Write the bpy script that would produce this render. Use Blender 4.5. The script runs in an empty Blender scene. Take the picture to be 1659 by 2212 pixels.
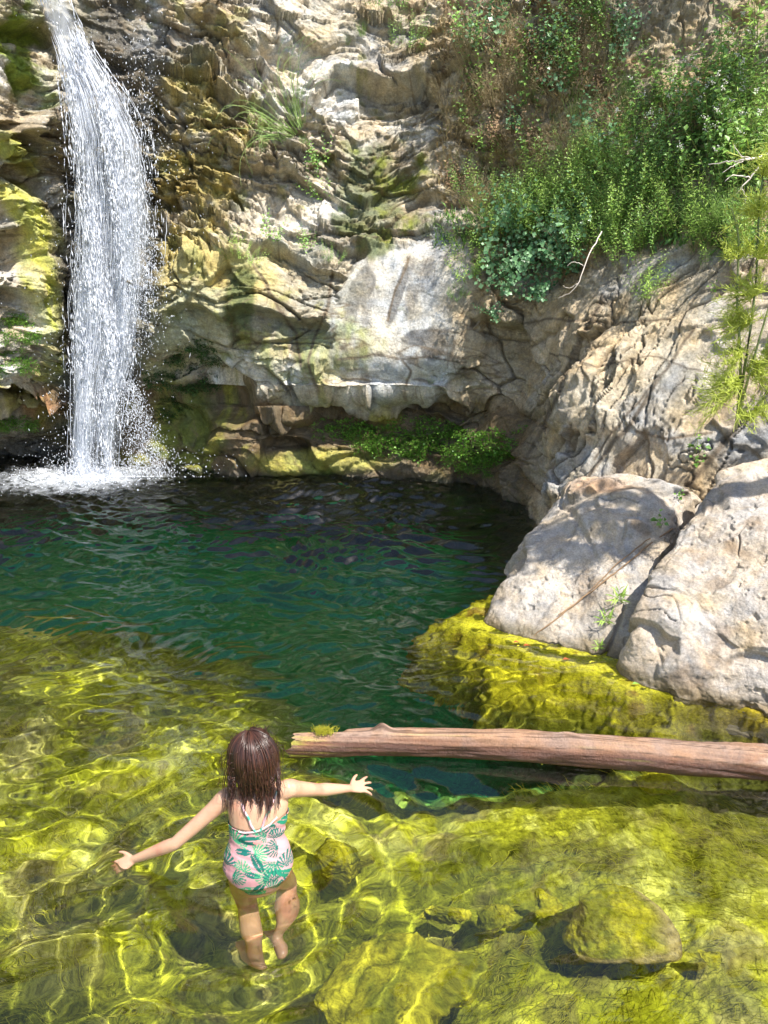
import bpy, bmesh, math, random
import numpy as np
from mathutils import Vector, Matrix
from mathutils.bvhtree import BVHTree

SC = bpy.context.scene
COL = SC.collection
R = math.radians
rng = np.random.default_rng(7)
random.seed(7)

# ------------------------------------------------------------------ camera, sky, sun, exposure
CAM = Vector((0.0, 0.0, 2.1))
PITCH = R(18.0)
cd = bpy.data.cameras.new('camera')
cam = bpy.data.objects.new('camera', cd)
COL.objects.link(cam)
cam.location = CAM
cam.rotation_euler = (R(90) - PITCH, 0, 0)
cd.sensor_fit = 'VERTICAL'
cd.sensor_height = 36.0
cd.lens = 36.0 * 1661.0 / 2212.0
cd.clip_start = 0.05
cd.clip_end = 500
SC.camera = cam

SUN_DIR = Vector((0.40, -0.32, 0.86)).normalized()     # towards the sun
w = bpy.data.worlds.new('World')
SC.world = w
w.use_nodes = True
nt = w.node_tree
sky = nt.nodes.new('ShaderNodeTexSky')
sky.sky_type = 'NISHITA'
sky.sun_disc = False
sky.sun_elevation = math.asin(SUN_DIR.z)
sky.sun_rotation = math.atan2(SUN_DIR.x, SUN_DIR.y)
nt.links.new(sky.outputs['Color'], nt.nodes['Background'].inputs['Color'])
nt.nodes['Background'].inputs['Strength'].default_value = 0.125
sd = bpy.data.lights.new('sun', 'SUN')
sun = bpy.data.objects.new('sun', sd)
COL.objects.link(sun)
sd.energy = 5.0
sd.angle = R(0.5)
sd.color = (1.0, 0.95, 0.86)
sun.rotation_euler = SUN_DIR.to_track_quat('Z', 'Y').to_euler()
try:
    sd.cycles.is_caustics_light = True
except Exception:
    pass
SC.view_settings.view_transform = 'Standard'
SC.view_settings.look = 'None'
SC.view_settings.exposure = 1.02
SC.view_settings.gamma = 1.0
SC.cycles.caustics_refractive = True
SC.cycles.caustics_reflective = True
SC.cycles.blur_glossy = 0.5
SC.cycles.sample_clamp_indirect = 4.0
SC.cycles.sample_clamp_direct = 12.0
SC.cycles.max_bounces = 8
SC.cycles.transmission_bounces = 8
SC.cycles.transparent_max_bounces = 12
SC.cycles.use_denoising = True

# ------------------------------------------------------------------ helpers
F_PX = 1661.0
cp, sp_ = math.cos(PITCH), math.sin(PITCH)

def ray(px, py):
    cx = (px - 829.5) / F_PX
    cy = (1106 - py) / F_PX
    return Vector((cx, cp + cy * sp_, -sp_ + cy * cp))

def at_z(px, py, z=0.0):
    d = ray(px, py)
    return CAM + d * ((z - CAM.z) / d.z)

def at_y(px, py, y):
    d = ray(px, py)
    return CAM + d * (y / d.y)

def project(P):
    x = P[..., 0]
    y = P[..., 1]
    z = P[..., 2] - CAM.z
    dep = np.maximum(y * cp - z * sp_, 0.05)
    up = y * sp_ + z * cp
    return 829.5 + F_PX * x / dep, 1106 - F_PX * up / dep

def smooth(a, b, x):
    t = np.clip((x - a) / (b - a), 0, 1)
    return t * t * (3 - 2 * t)

def mixc(a, b, t):
    t = np.asarray(t)[..., None]
    return a * (1 - t) + np.asarray(b) * t

def _h(i, j, k, seed):
    n = (i.astype(np.uint32) * np.uint32(374761393) + j.astype(np.uint32) * np.uint32(668265263)
         + k.astype(np.uint32) * np.uint32(2246822519) + np.uint32((seed * 3266489917 + 12345) & 0xffffffff))
    n = (n ^ (n >> np.uint32(13))) * np.uint32(1274126177)
    n = (n ^ (n >> np.uint32(15))) * np.uint32(2246822519)
    n = n ^ (n >> np.uint32(16))
    return n.astype(np.float32) * np.float32(1.0 / 4294967296.0)

def vnoise(P, seed=0):
    """smooth value noise of an (N,3) array, -1..1"""
    P = np.asarray(P, np.float32)
    fl = np.floor(P)
    f = P - fl
    I = fl.astype(np.int64)
    u = f * f * f * (f * (f * 6 - 15) + 10)
    x, y, z = I[..., 0], I[..., 1], I[..., 2]
    ux, uy, uz = u[..., 0], u[..., 1], u[..., 2]
    def L(a, b, t): return a + (b - a) * t
    r = []
    for dz in (0, 1):
        a = L(_h(x, y, z + dz, seed), _h(x + 1, y, z + dz, seed), ux)
        b = L(_h(x, y + 1, z + dz, seed), _h(x + 1, y + 1, z + dz, seed), ux)
        r.append(L(a, b, uy))
    return L(r[0], r[1], uz) * 2 - 1

_M = np.array([[0.36, 0.48, -0.8], [-0.8, 0.6, 0.0], [0.48, 0.64, 0.6]], np.float32)
def fbm(P, octaves=4, gain=0.5, lac=2.03, seed=0, ridged=False):
    P = np.asarray(P, np.float32)
    s = np.zeros(P.shape[:-1], np.float32)
    a, tot = 1.0, 0.0
    for o in range(octaves):
        n = vnoise(P, seed + o * 17)
        if ridged:
            n = 1 - 2 * np.abs(n)
        s += a * n
        tot += a
        P = (P @ _M) * lac + 3.7
        a *= gain
    return s / tot

def voro(P, seed=0, facet=False):
    """F1, F2 and a cell value of 3-d Worley noise"""
    P = np.asarray(P, np.float32)
    fl = np.floor(P)
    f = P - fl
    I = fl.astype(np.int64)
    F1 = np.full(P.shape[:-1], 9.0, np.float32)
    F2 = F1.copy()
    cell = np.zeros_like(F1)
    fac = np.zeros_like(F1)
    for dx in (-1, 0, 1):
        for dy in (-1, 0, 1):
            for dz in (-1, 0, 1):
                a, b, c = I[..., 0] + dx, I[..., 1] + dy, I[..., 2] + dz
                h1 = _h(a, b, c, seed)
                ox = dx + h1 - f[..., 0]
                oy = dy + _h(a, b, c, seed + 1) - f[..., 1]
                oz = dz + _h(a, b, c, seed + 2) - f[..., 2]
                d = np.sqrt(ox * ox + oy * oy + oz * oz)
                m = d < F1
                F2 = np.where(m, F1, np.minimum(F2, d))
                cell = np.where(m, (h1 * 7.31) % 1.0, cell)
                fac = np.where(m, ox * ((h1 * 13.7) % 1 - .5) + oy * ((h1 * 29.3) % 1 - .5) + oz * ((h1 * 57.1) % 1 - .2), fac)
                F1 = np.where(m, d, F1)
    return (F1, F2, cell, fac) if facet else (F1, F2, cell)

def mesh_np(name, V, Fq, colors=None, attrs=None, smooth_shade=True):
    V = np.ascontiguousarray(V, np.float32).reshape(-1, 3)
    Fq = np.asarray(Fq, np.int32)
    me = bpy.data.meshes.new(name)
    n = Fq.shape[1]
    me.vertices.add(len(V))
    me.vertices.foreach_set('co', V.ravel())
    me.loops.add(Fq.size)
    me.loops.foreach_set('vertex_index', Fq.ravel())
    me.polygons.add(len(Fq))
    me.polygons.foreach_set('loop_start', np.arange(0, Fq.size, n, dtype=np.int32))
    me.polygons.foreach_set('use_smooth', np.full(len(Fq), smooth_shade, bool))
    me.update(calc_edges=True)
    if colors is not None:
        a = me.attributes.new('Col', 'FLOAT_COLOR', 'POINT')
        c = np.ones((len(V), 4), np.float32)
        c[:, :3] = np.asarray(colors, np.float32).reshape(-1, 3)
        a.data.foreach_set('color', c.ravel())
    for k, v in (attrs or {}).items():
        a = me.attributes.new(k, 'FLOAT', 'POINT')
        a.data.foreach_set('value', np.asarray(v, np.float32).ravel())
    return me

def grid_faces(nu, nv):
    i = np.arange(nu * nv).reshape(nu, nv)
    return np.stack([i[:-1, :-1], i[1:, :-1], i[1:, 1:], i[:-1, 1:]], -1).reshape(-1, 4)

def link(name, me, mat=None, parent=None):
    o = bpy.data.objects.new(name, me)
    COL.objects.link(o)
    if mat is not None:
        me.materials.append(mat)
    if parent is not None:
        o.parent = parent
    return o

def tag(o, label=None, cat=None, group=None, kind=None):
    if label: o['label'] = label
    if cat: o['category'] = cat
    if group: o['group'] = group
    if kind: o['kind'] = kind
    return o

def empty(name, loc, rot=(0, 0, 0)):
    o = bpy.data.objects.new(name, None)
    COL.objects.link(o)
    o.location = loc
    o.rotation_euler = rot
    o.empty_display_size = 0.1
    return o

def copy_tree(o):
    c = o.copy()
    COL.objects.link(c)
    for ch in list(o.children):
        d = ch.copy()
        COL.objects.link(d)
        d.parent = c
    return c

# ------------------------------------------------------------------ materials
def nodes_of(name):
    m = bpy.data.materials.new(name)
    m.use_nodes = True
    return m, m.node_tree, m.node_tree.nodes, m.node_tree.links, m.node_tree.nodes['Principled BSDF']

def rock_material(name, scale=1.0, bump=0.6, var=0.35, rough=0.85, speck=0.5, chips=0.0):
    """albedo from the Col attribute, grain and pits from noise, Wet lowers the roughness"""
    m, t, N, L, b = nodes_of(name)
    at = N.new('ShaderNodeAttribute'); at.attribute_name = 'Col'
    wt = N.new('ShaderNodeAttribute'); wt.attribute_name = 'Wet'
    tc = N.new('ShaderNodeTexCoord')
    def noise(sc, det, rgh=0.6, dist=0.0):
        n = N.new('ShaderNodeTexNoise')
        n.inputs['Scale'].default_value = sc * scale
        n.inputs['Detail'].default_value = det
        n.inputs['Roughness'].default_value = rgh
        n.inputs['Distortion'].default_value = dist
        L.new(tc.outputs['Object'], n.inputs['Vector'])
        return n
    n1 = noise(9, 8, 0.65)
    n2 = noise(55, 6, 0.7)
    mr = N.new('ShaderNodeMapRange')
    mr.inputs['From Min'].default_value = 0.3; mr.inputs['From Max'].default_value = 0.7
    mr.inputs['To Min'].default_value = 1 - var; mr.inputs['To Max'].default_value = 1 + var * 0.8
    L.new(n1.outputs['Fac'], mr.inputs['Value'])
    mr2 = N.new('ShaderNodeMapRange')
    mr2.inputs['From Min'].default_value = 0.32; mr2.inputs['From Max'].default_value = 0.68
    mr2.inputs['To Min'].default_value = 1 - speck * 0.6; mr2.inputs['To Max'].default_value = 1 + speck * 0.35
    L.new(n2.outputs['Fac'], mr2.inputs['Value'])
    mm = N.new('ShaderNodeMath'); mm.operation = 'MULTIPLY'
    L.new(mr.outputs[0], mm.inputs[0]); L.new(mr2.outputs[0], mm.inputs[1])
    vm = N.new('ShaderNodeVectorMath'); vm.operation = 'SCALE'
    L.new(at.outputs['Color'], vm.inputs[0]); L.new(mm.outputs[0], vm.inputs['Scale'])
    # lichen / stain blotches shift the hue a little
    n3 = noise(3.2, 5, 0.6, 0.6)
    cr = N.new('ShaderNodeValToRGB')
    cr.color_ramp.elements[0].position = 0.38; cr.color_ramp.elements[0].color = (1.08, 1.0, 0.86, 1)
    cr.color_ramp.elements[1].position = 0.62; cr.color_ramp.elements[1].color = (0.93, 0.99, 1.08, 1)
    L.new(n3.outputs['Fac'], cr.inputs['Fac'])
    mx = N.new('ShaderNodeVectorMath'); mx.operation = 'MULTIPLY'
    L.new(vm.outputs[0], mx.inputs[0]); L.new(cr.outputs['Color'], mx.inputs[1])
    L.new(mx.outputs[0], b.inputs['Base Color'])
    rr = N.new('ShaderNodeMapRange')
    rr.inputs['To Min'].default_value = rough; rr.inputs['To Max'].default_value = 0.22
    L.new(wt.outputs['Fac'], rr.inputs['Value'])
    L.new(rr.outputs[0], b.inputs['Roughness'])
    nb = noise(22, 9, 0.72)
    nb2 = noise(130, 4, 0.7)
    ad = N.new('ShaderNodeMath'); ad.operation = 'MULTIPLY_ADD'
    L.new(nb2.outputs['Fac'], ad.inputs[0]); ad.inputs[1].default_value = 0.28
    L.new(nb.outputs['Fac'], ad.inputs[2])
    hgt = ad.outputs[0]
    for vs, amt in ((13, .55), (37, .30)):
        vo = N.new('ShaderNodeTexVoronoi'); vo.feature = 'F1'; vo.distance = 'CHEBYCHEV'; vo.inputs['Scale'].default_value = vs * scale
        va_ = N.new('ShaderNodeVectorMath'); va_.operation = 'MULTIPLY_ADD'; va_.inputs[1].default_value = (.12 / scale,) * 3
        L.new(nb.outputs['Color'], va_.inputs[0]); L.new(tc.outputs['Object'], va_.inputs[2])
        L.new(va_.outputs[0], vo.inputs['Vector'])
        a2 = N.new('ShaderNodeMath'); a2.operation = 'MULTIPLY_ADD'; a2.inputs[1].default_value = amt * chips
        L.new(vo.outputs['Distance'], a2.inputs[0]); L.new(hgt, a2.inputs[2]); hgt = a2.outputs[0]
    bp = N.new('ShaderNodeBump')
    bp.inputs['Strength'].default_value = bump
    bp.inputs['Distance'].default_value = 0.03
    L.new(hgt, bp.inputs['Height'])
    L.new(bp.outputs['Normal'], b.inputs['Normal'])
    return m

def leaf_material(name, c1, c2, rough=0.45, trans=0.25, scale=6.0):
    """leaf colour varies from leaf to leaf (Var attribute) and a little light passes through"""
    m, t, N, L, b = nodes_of(name)
    at = N.new('ShaderNodeAttribute'); at.attribute_name = 'Var'
    cr = N.new('ShaderNodeValToRGB')
    cr.color_ramp.elements[0].color = (*c1, 1); cr.color_ramp.elements[1].color = (*c2, 1)
    L.new(at.outputs['Fac'], cr.inputs['Fac'])
    L.new(cr.outputs['Color'], b.inputs['Base Color'])
    b.inputs['Roughness'].default_value = rough
    tr = N.new('ShaderNodeBsdfTranslucent')
    L.new(cr.outputs['Color'], tr.inputs['Color'])
    mx = N.new('ShaderNodeMixShader'); mx.inputs['Fac'].default_value = trans
    L.new(b.outputs[0], mx.inputs[1]); L.new(tr.outputs[0], mx.inputs[2])
    L.new(mx.outputs[0], N['Material Output'].inputs['Surface'])
    return m

def plain_material(name, col, rough=0.7, var=0.2, sc=30, bump=0.3):
    m, t, N, L, b = nodes_of(name)
    tc = N.new('ShaderNodeTexCoord')
    n = N.new('ShaderNodeTexNoise'); n.inputs['Scale'].default_value = sc; n.inputs['Detail'].default_value = 6
    L.new(tc.outputs['Object'], n.inputs['Vector'])
    cr = N.new('ShaderNodeValToRGB')
    cr.color_ramp.elements[0].position = 0.3; cr.color_ramp.elements[1].position = 0.7
    cr.color_ramp.elements[0].color = (*[c * (1 - var) for c in col], 1)
    cr.color_ramp.elements[1].color = (*[c * (1 + var) for c in col], 1)
    L.new(n.outputs['Fac'], cr.inputs['Fac']); L.new(cr.outputs['Color'], b.inputs['Base Color'])
    b.inputs['Roughness'].default_value = rough
    bp = N.new('ShaderNodeBump'); bp.inputs['Strength'].default_value = bump; bp.inputs['Distance'].default_value = 0.01
    L.new(n.outputs['Fac'], bp.inputs['Height']); L.new(bp.outputs['Normal'], b.inputs['Normal'])
    return m

# ------------------------------------------------------------------ cliff
def catmull(P, u):
    P = np.asarray(P, float)
    n = len(P)
    i = np.clip(np.floor(u).astype(int), 0, n - 2)
    t = (u - i)[:, None]
    p1, p2 = P[i], P[i + 1]
    p0, p3 = P[np.maximum(i - 1, 0)], P[np.minimum(i + 2, n - 1)]
    return 0.5 * (2 * p1 + (p2 - p0) * t + (2 * p0 - 5 * p1 + 4 * p2 - p3) * t ** 2 + (3 * p1 - p0 - 3 * p2 + p3) * t ** 3)

# column: x, y at the waterline; lean dx/dz, dy/dz; profile type; weight
COLS = [
    (-6.6, 3.0, -0.1, 0.1), (-5.5, 5.3, -0.1, 0.1), (-4.6, 7.0, 0.0, 0.06), (-3.95, 7.65, 0.05, 0.03), (-3.1, 8.05, 0.0, 0.05),
    (-2.2, 7.95, 0.0, 0.10), (-1.4, 7.75, 0, 0.20), (-0.5, 7.66, 0, 0.26), (0.3, 7.58, 0, 0.28), (0.85, 7.38, 0.03, 0.26),
    (1.18, 6.95, 0.12, 0.26), (1.25, 6.3, 0.26, 0.42), (1.22, 5.75, 0.34, 0.5), (1.6, 5.1, 0.36, 0.58), (2.4, 4.3, 0.34, 0.62),
    (3.5, 3.3, 0.4, 0.5), (5.2, 2.0, 0.5, 0.3)]
ZL = np.array([-1.5, -0.3, 0.0, 0.35, 0.7, 0.92, 1.3, 2.0, 2.35, 2.7, 3.4, 4.3, 5.5, 7.5])
# how far the rock stands out towards the pool at those heights: left rock, back wall, right face
PRO = {
    'L': [0.0, -0.1, -0.45, -0.45, -0.1, 0.25, 0.3, 0.35, 0.25, 0.2, 0.25, 0.1, -0.2, -0.8],
    'F': [0.0, 0.0, 0.0, 0.0, 0.0, 0.0, 0.05, 0.05, 0.0, 0.0, 0.05, -0.1, -0.7, -1.6],
    'B': [0.0, 0.05, 0.0, -0.05, 0.02, 0.26, 0.40, 0.36, 0.22, 0.10, 0.10, -0.05, -0.5, -1.5],
    'R': [0.0, 0.0, 0.0, -0.02, 0.0, 0.05, 0.08, 0.10, 0.02, 0.0, 0.0, 0.0, 0.1, 0.2]}
TYPES = 'LLLLFBBBBBRRRRRRR'

def cliff_mesh(nu=1180, nv=640):
    uu = np.concatenate([np.linspace(0, 2, 60, endpoint=False), np.linspace(2, 14.3, nu - 80, endpoint=False), np.linspace(14.3, 16, 20)])
    zz = np.concatenate([np.linspace(-1.5, -0.25, 16, endpoint=False), np.linspace(-0.25, 4.7, nv - 56, endpoint=False), np.linspace(4.7, 7.5, 40)])
    nu, nv = len(uu), len(zz)
    base = catmull([c[:2] for c in COLS], uu)
    lean = catmull([c[2:] for c in COLS], uu)
    # inward normal in plan
    d = np.gradient(base, axis=0)
    nrm = np.stack([d[:, 1], -d[:, 0]], -1)
    nrm /= np.linalg.norm(nrm, axis=1)[:, None]
    prof = np.array([PRO[t] for t in TYPES])
    pr = catmull(prof, uu)                       # nu x levels
    # smooth interpolation over z
    k = np.interp(zz, ZL, np.arange(len(ZL)))
    ki = np.clip(np.floor(k).astype(int), 0, len(ZL) - 2)
    kt = k - ki
    kt = kt * kt * (3 - 2 * kt)
    off = pr[:, ki] * (1 - kt) + pr[:, ki + 1] * kt
    zc = np.maximum(zz, 0)
    X = base[:, None, 0] + lean[:, None, 0] * zc[None] + nrm[:, None, 0] * off
    Y = base[:, None, 1] + lean[:, None, 1] * zc[None] + nrm[:, None, 1] * off
    Z = np.broadcast_to(zz[None], X.shape)
    P = np.stack([X, Y, Z], -1)
    U = np.broadcast_to(uu[:, None], X.shape)
    return P, U, nu, nv

def grid_normals(P):
    du = np.gradient(P, axis=0)
    dv = np.gradient(P, axis=1)
    n = np.cross(dv, du)
    n /= (np.linalg.norm(n, axis=-1, keepdims=True) + 1e-9)
    return n

def ell(px, py, cx, cy, rx, ry, ang=0.0, soft=0.35, wob=0.0):
    """soft-edged ellipse mask, edge roughened by wob"""
    a = math.radians(ang)
    dx, dy = px - cx, py - cy
    x = (dx * math.cos(a) + dy * math.sin(a)) / rx
    y = (-dx * math.sin(a) + dy * math.cos(a)) / ry
    r = np.sqrt(x * x + y * y) + wob
    return 1 - smooth(1 - soft, 1 + soft, r)

P, U, NU, NV = cliff_mesh()
NRM = grid_normals(P)
flip = NRM[NU // 2, NV // 2, 1] > 0
if flip: NRM = -NRM
px, py = project(P)
Pf = P.reshape(-1, 3)
sh = P.shape[:2]
def n3(scale, octv, seed, ridged=False, gain=0.5, stretch=(1, 1, 1), warp=None):
    q = Pf * np.array(stretch) * scale
    if warp is not None: q = q + warp
    return fbm(q, octv, gain, seed=seed, ridged=ridged).reshape(sh)

wq = np.stack([fbm(Pf * 1.3, 3, seed=91), fbm(Pf * 1.3 + 9.1, 3, seed=92), fbm(Pf * 1.3 + 5.3, 3, seed=93)], -1)
big = n3(0.8, 3, 1)
mid = n3(2.6, 4, 2)
fine = n3(11, 5, 3, gain=0.55)
rid = n3(3.5, 5, 4, ridged=True)
wob = n3(4.5, 5, 5) * 0.5
Xs, Ys, Zs = P[..., 0], P[..., 1], P[..., 2]

# region weights -----------------------------------------------------
right = smooth(9.6, 11.2, U)                                  # right face
leftw = 1 - smooth(3.4, 4.4, U)                                # left of the fall
back = (1 - right) * (1 - leftw)
soil = np.clip(ell(px, py, 1480, 60, 560, 330, 0, .3, wob) + ell(px, py, 1180, 330, 190, 330, -25, .3, wob) + ell(px, py, 1500, 400, 330, 130, -8, .3, wob), 0, 1) * smooth(700, 620, py)
lime = np.clip(ell(px, py, 880, 700, 165, 150, -25, .13, wob * .8) + ell(px, py, 945, 600, 75, 100, 0, .1, wob * .6), 0, 1)   # smooth pale limestone
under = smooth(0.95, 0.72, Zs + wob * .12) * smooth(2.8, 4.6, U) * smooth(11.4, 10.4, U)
mossR = np.clip(ell(px, py, 400, 380, 110, 330, 8, .3, wob * 1.6), 0, 1)    # ochre moss right of the fall

# displacement --------------------------------------------------------
def ledges(h, seed, thick, sharp=0.75):
    """saw-tooth shelves over the layer coordinate h"""
    hw = h / thick
    i = np.floor(hw)
    f = hw - i
    r = _h(i.astype(np.int64), i.astype(np.int64) * 0 + seed, i.astype(np.int64) * 0, seed)
    return (f ** 1.7) * (0.25 + 1.1 * r) * smooth(1.0, sharp + .12, f) , f, r

hb = Zs + 0.10 * Xs + wq[:, 2].reshape(sh) * 0.16 + 0.02 * mid
# the beds dive to the right of the fall
dive = ell(px, py, 560, 420, 300, 330, 20, .6)
hb = hb + dive * (Xs + 1.6) * 0.24
hb0 = hb.copy()
_b = voro(np.stack([Xs, Ys, Zs * 1.3], -1).reshape(-1, 3) * 1.7 + wq * .35, 17)[2].reshape(sh)
_b2 = voro(np.stack([Xs, Ys, Zs * 1.2], -1).reshape(-1, 3) * 4.6 + wq * .5, 18)[2].reshape(sh)
hb = hb + (_b - .5) * .30 + (_b2 - .5) * .09
l1, f1, r1 = ledges(hb, 3, 0.34)
l2, f2, r2 = ledges(hb + 0.03 * fine + 0.6 * wob * 0.1, 8, 0.115)
l3, f3, r3 = ledges(hb + 0.02 * fine, 12, 0.047)
def VF(q, seed):
    return [v.reshape(sh) for v in voro(q, seed, True)]
hbw = np.stack([Pf[:, 0], Pf[:, 1], hb0.ravel()], -1)
F1, F2, cid, fa = VF(hbw * np.array([1.5, 1.5, 3.4]) + wq * .35, 21)
G1, G2, cid2, ga = VF(hbw * np.array([4.2, 4.2, 9.5]) + wq * .6, 41)
E1, E2, cid3_, ea = VF(hbw * np.array([12, 12, 24]) + wq * 1.4, 61)
crack = smooth(0.07, 0.0, F2 - F1) * smooth(-.1, .3, n3(1.2, 3, 62))
lmask = np.clip(0.5 + 1.1 * n3(0.9, 3, 61), 0, 1)
smoothw = lime
rough_b = 1 - 0.95 * np.clip(smoothw * 1.3, 0, 1)
zone = np.clip(.10 + .85 * ell(px, py, 430, 340, 160, 290, 8, .6) + .7 * ell(px, py, 90, 600, 130, 500, 0, .5) + .5 * smooth(.15, .5, n3(.9, 3, 71)), 0, 1.1)
zone = zone * (1 - .8 * np.clip(lime * 1.5, 0, 1)) * (1 - .6 * ell(px, py, 480, 650, 190, 150, 0, .5))
S1, S2, sc1, sf1 = VF(hbw * np.array([.8, .8, 1.5]) + wq * .35, 73)
disp = big * 0.17 + mid * 0.035 * rough_b + (sf1 * .42 + (sc1 - .5) * .10) * smooth(0, .05, S2 - S1) * (back + leftw) * rough_b
disp_b = (l1 - .3) * 0.13 * (0.26 + zone * .8) + (l2 - .3) * 0.05 * zone + (l3 - .3) * 0.016 * zone \
    + ((cid - .5) * .12 + fa * .30) * (.38 + .62 * zone) + ((cid2 - .5) * .08 + ga * .20) * (.12 + zone) + (ea * .07 + (cid3_ - .5) * .03) * (.25 + .75 * zone) \
    - crack * 0.05 + fine * 0.022 * (.5 + zone) + rid * 0.018 + n3(30, 3, 66, ridged=True) * .007
disp = disp + disp_b * rough_b * np.clip(back + leftw, 0, 1) * (1 - 0.35 * under)
# rounded cobbly layer under the shelf
disp += under * (np.sqrt(np.clip(1 - F1, 0, 1)) * 0.22 - 0.1)
# left rock: overhanging shelves with dark slots
lz = ledges(Zs - 0.45 * (Xs + 4) + 0.1 * mid, 31, 0.62)
disp += leftw * ((lz[0] - .3) * 0.50) * smooth(4.6, 3.6, Zs)
# hanging folds of moss right of the fall: ragged drapes
vq3 = Pf * np.array([9, 9, 5.5]) + wq * 1.2
H1, H2, cid3 = voro(vq3, 77)
H1 = H1.reshape(sh); cid3 = cid3.reshape(sh)
disp += mossR * (0.05 * (cid3 - .3) * smooth(0, .2, H2.reshape(sh) - H1) + 0.06 * (0.6 - H1) + 0.03 * fine)
# right face: ribs running down to the left, plates split by long cracks
ur = wq[:, 0].reshape(sh)
along = (px - 1150) * 0.53 + (py - 900) * 0.85          # along the rib direction (down-left) in the rock's own lay
acr = Xs * 1.9 - Zs * 1.15 - Ys * 0.2 + ur * 0.30 + 0.10 * mid
rq = np.stack([acr * 1.3, Zs * 0.75, Ys * 0.8], -1).reshape(-1, 3)
K1, K2, kc, ka = VF(rq + wq * 0.7, 55)
rq2 = np.stack([acr * 3.2, Zs * 2.4, Ys * 2.2], -1).reshape(-1, 3)
J1, J2, jc, ja = VF(rq2 + wq * 1.5, 56)
M1, M2, mc_, ma = VF(np.stack([acr * 9, Zs * 6, Ys * 6], -1).reshape(-1, 3) + wq * 2, 57)
kmask = smooth(-.25, .15, n3(1.3, 3, 63))
kcr = smooth(0.045, 0.0, K2 - K1)
jcr = smooth(0.06, 0.0, J2 - J1) * kmask
folds = ell(px, py, 1160, 1000, 120, 330, 28, .4)
ribs = np.abs(((acr * 6.5 + 0.5 * mid) % 1.0) - .5) * 2
disp_r = (kc - .5) * 0.12 + ka * .24 * smooth(0, .04, K2 - K1) + np.sqrt(np.clip(1.1 - K1, 0, 2)) * 0.06 - kcr * 0.06 + (jc - .5) * 0.028 + ja * .08 * smooth(0, .05, J2 - J1) - jcr * 0.025 + ma * .03 + fine * 0.014 + rid * 0.012 \
    + folds * ribs * 0.05
def fract(scale, stretch, seed, w_, octv=4):
    q = np.stack([Xs, Ys, hb0], -1).reshape(-1, 3) * np.array(stretch) * scale
    v = np.abs(fbm(q, octv, .55, seed=seed)).reshape(sh)
    return smooth(w_, w_ * .1, v)
fr1 = fract(1.0, (.55, .55, 3.2), 131, .030) * smooth(-.25, .1, n3(1.0, 2, 132))
fr2 = fract(2.3, (.5, .5, 3.0), 133, .045) * smooth(-.2, .15, n3(1.4, 2, 134))
fr3 = fract(1.6, (2.0, 2.0, .7), 135, .028) * smooth(-.1, .2, n3(1.3, 2, 136))
fr4 = fract(5.0, (.7, .7, 2.0), 137, .06, 3) * smooth(-.1, .2, n3(1.8, 2, 138))
qa = np.stack([acr * 2.2, Zs * .7, Ys * .7], -1).reshape(-1, 3)
ra1 = smooth(.030, .003, np.abs(fbm(qa, 4, .55, seed=141)).reshape(sh)) * smooth(-.3, .1, n3(1.1, 2, 142))
ra2 = smooth(.05, .005, np.abs(fbm(qa * 2.6 + 3, 4, .55, seed=143)).reshape(sh)) * smooth(-.2, .1, n3(1.5, 2, 144))
ra3 = smooth(.04, .004, np.abs(fbm(np.stack([acr * .9, Zs * 3.0, Ys * 2.0], -1).reshape(-1, 3) * 1.5, 4, .55, seed=145)).reshape(sh)) * smooth(-.1, .2, n3(1.2, 2, 146))
disp_b = disp_b - (fr1 * .075 + fr2 * .045 + fr3 * .05 + fr4 * .022)
disp_r = disp_r * .62 - ra1 * .048 - ra2 * .020 - ra3 * .030
FRC = np.clip((fr1 + fr2 * .7 + fr3 * .8) * (back + leftw) + (ra1 + ra2 * .7 + ra3 * .7) * right * (1 - soil), 0, 1)
hollow = ell(px, py, 1040, 720, 60, 190, 0, .5)
disp += right * disp_r * (1 - 0.5 * soil) - 0.12 * hollow * right
# crumbly soil slope
cr3 = smooth(0.6, 0.0, E1)
disp += soil * (0.05 * cr3 * cid3_ + .04 * ga +  0.035 * fine + 0.07 * mid)
tong = np.clip(ell(px, py, 62, 462, 125, 36, 44, .35) + ell(px, py, 92, 620, 44, 125, -12, .35), 0, 1)
disp = disp * (1 - .6 * tong) + .20 * tong - .30 * np.clip(ell(px, py, 12, 545, 60, 34, 30, .4) + ell(px, py, 5, 640, 40, 18, 10, .4) + ell(px, py, 40, 300, 60, 16, 25, .4) + ell(px, py, 30, 870, 80, 14, 5, .4), 0, 1)
# features seen in the photograph
def bump_at(cx, cy, rx, ry, amp, ang=0, soft=.5):
    global disp
    disp = disp + amp * ell(px, py, cx, cy, rx, ry, ang, soft, wob * .4)
bump_at(880, 690, 190, 150, 0.16, -20)          # limestone bulge
bump_at(640, 650, 130, 150, 0.05)
bump_at(480, 620, 140, 110, 0.28, 20)           # mossy pillow beside the fall
bump_at(410, 850, 110, 90, -0.26)               # hollow with hanging fern
bump_at(640, 880, 45, 28, 0.22)                 # jutting block at the shelf
bump_at(545, 960, 70, 50, 0.12)
bump_at(660, 1000, 130, 30, 0.14)
bump_at(950, 1010, 180, 20, 0.06)
bump_at(530, 90, 45, 34, 0.14)
bump_at(470, 385, 30, 22, 0.10)
bump_at(560, 315, 32, 20, 0.10)
bump_at(925, 405, 32, 26, 0.12)
bump_at(1275, 870, 70, 60, 0.13, -20)
bump_at(1330, 780, 60, 45, 0.10, -30)
bump_at(1180, 990, 45, 130, 0.05, 30)
bump_at(60, 980, 95, 60, -0.35)
bump_at(55, 940, 45, 14, 0.30)
bump_at(800, 830, 200, 12, 0.05, 0)
edge = np.clip((U - 0.4) / 1.2, 0, 1)
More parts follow.
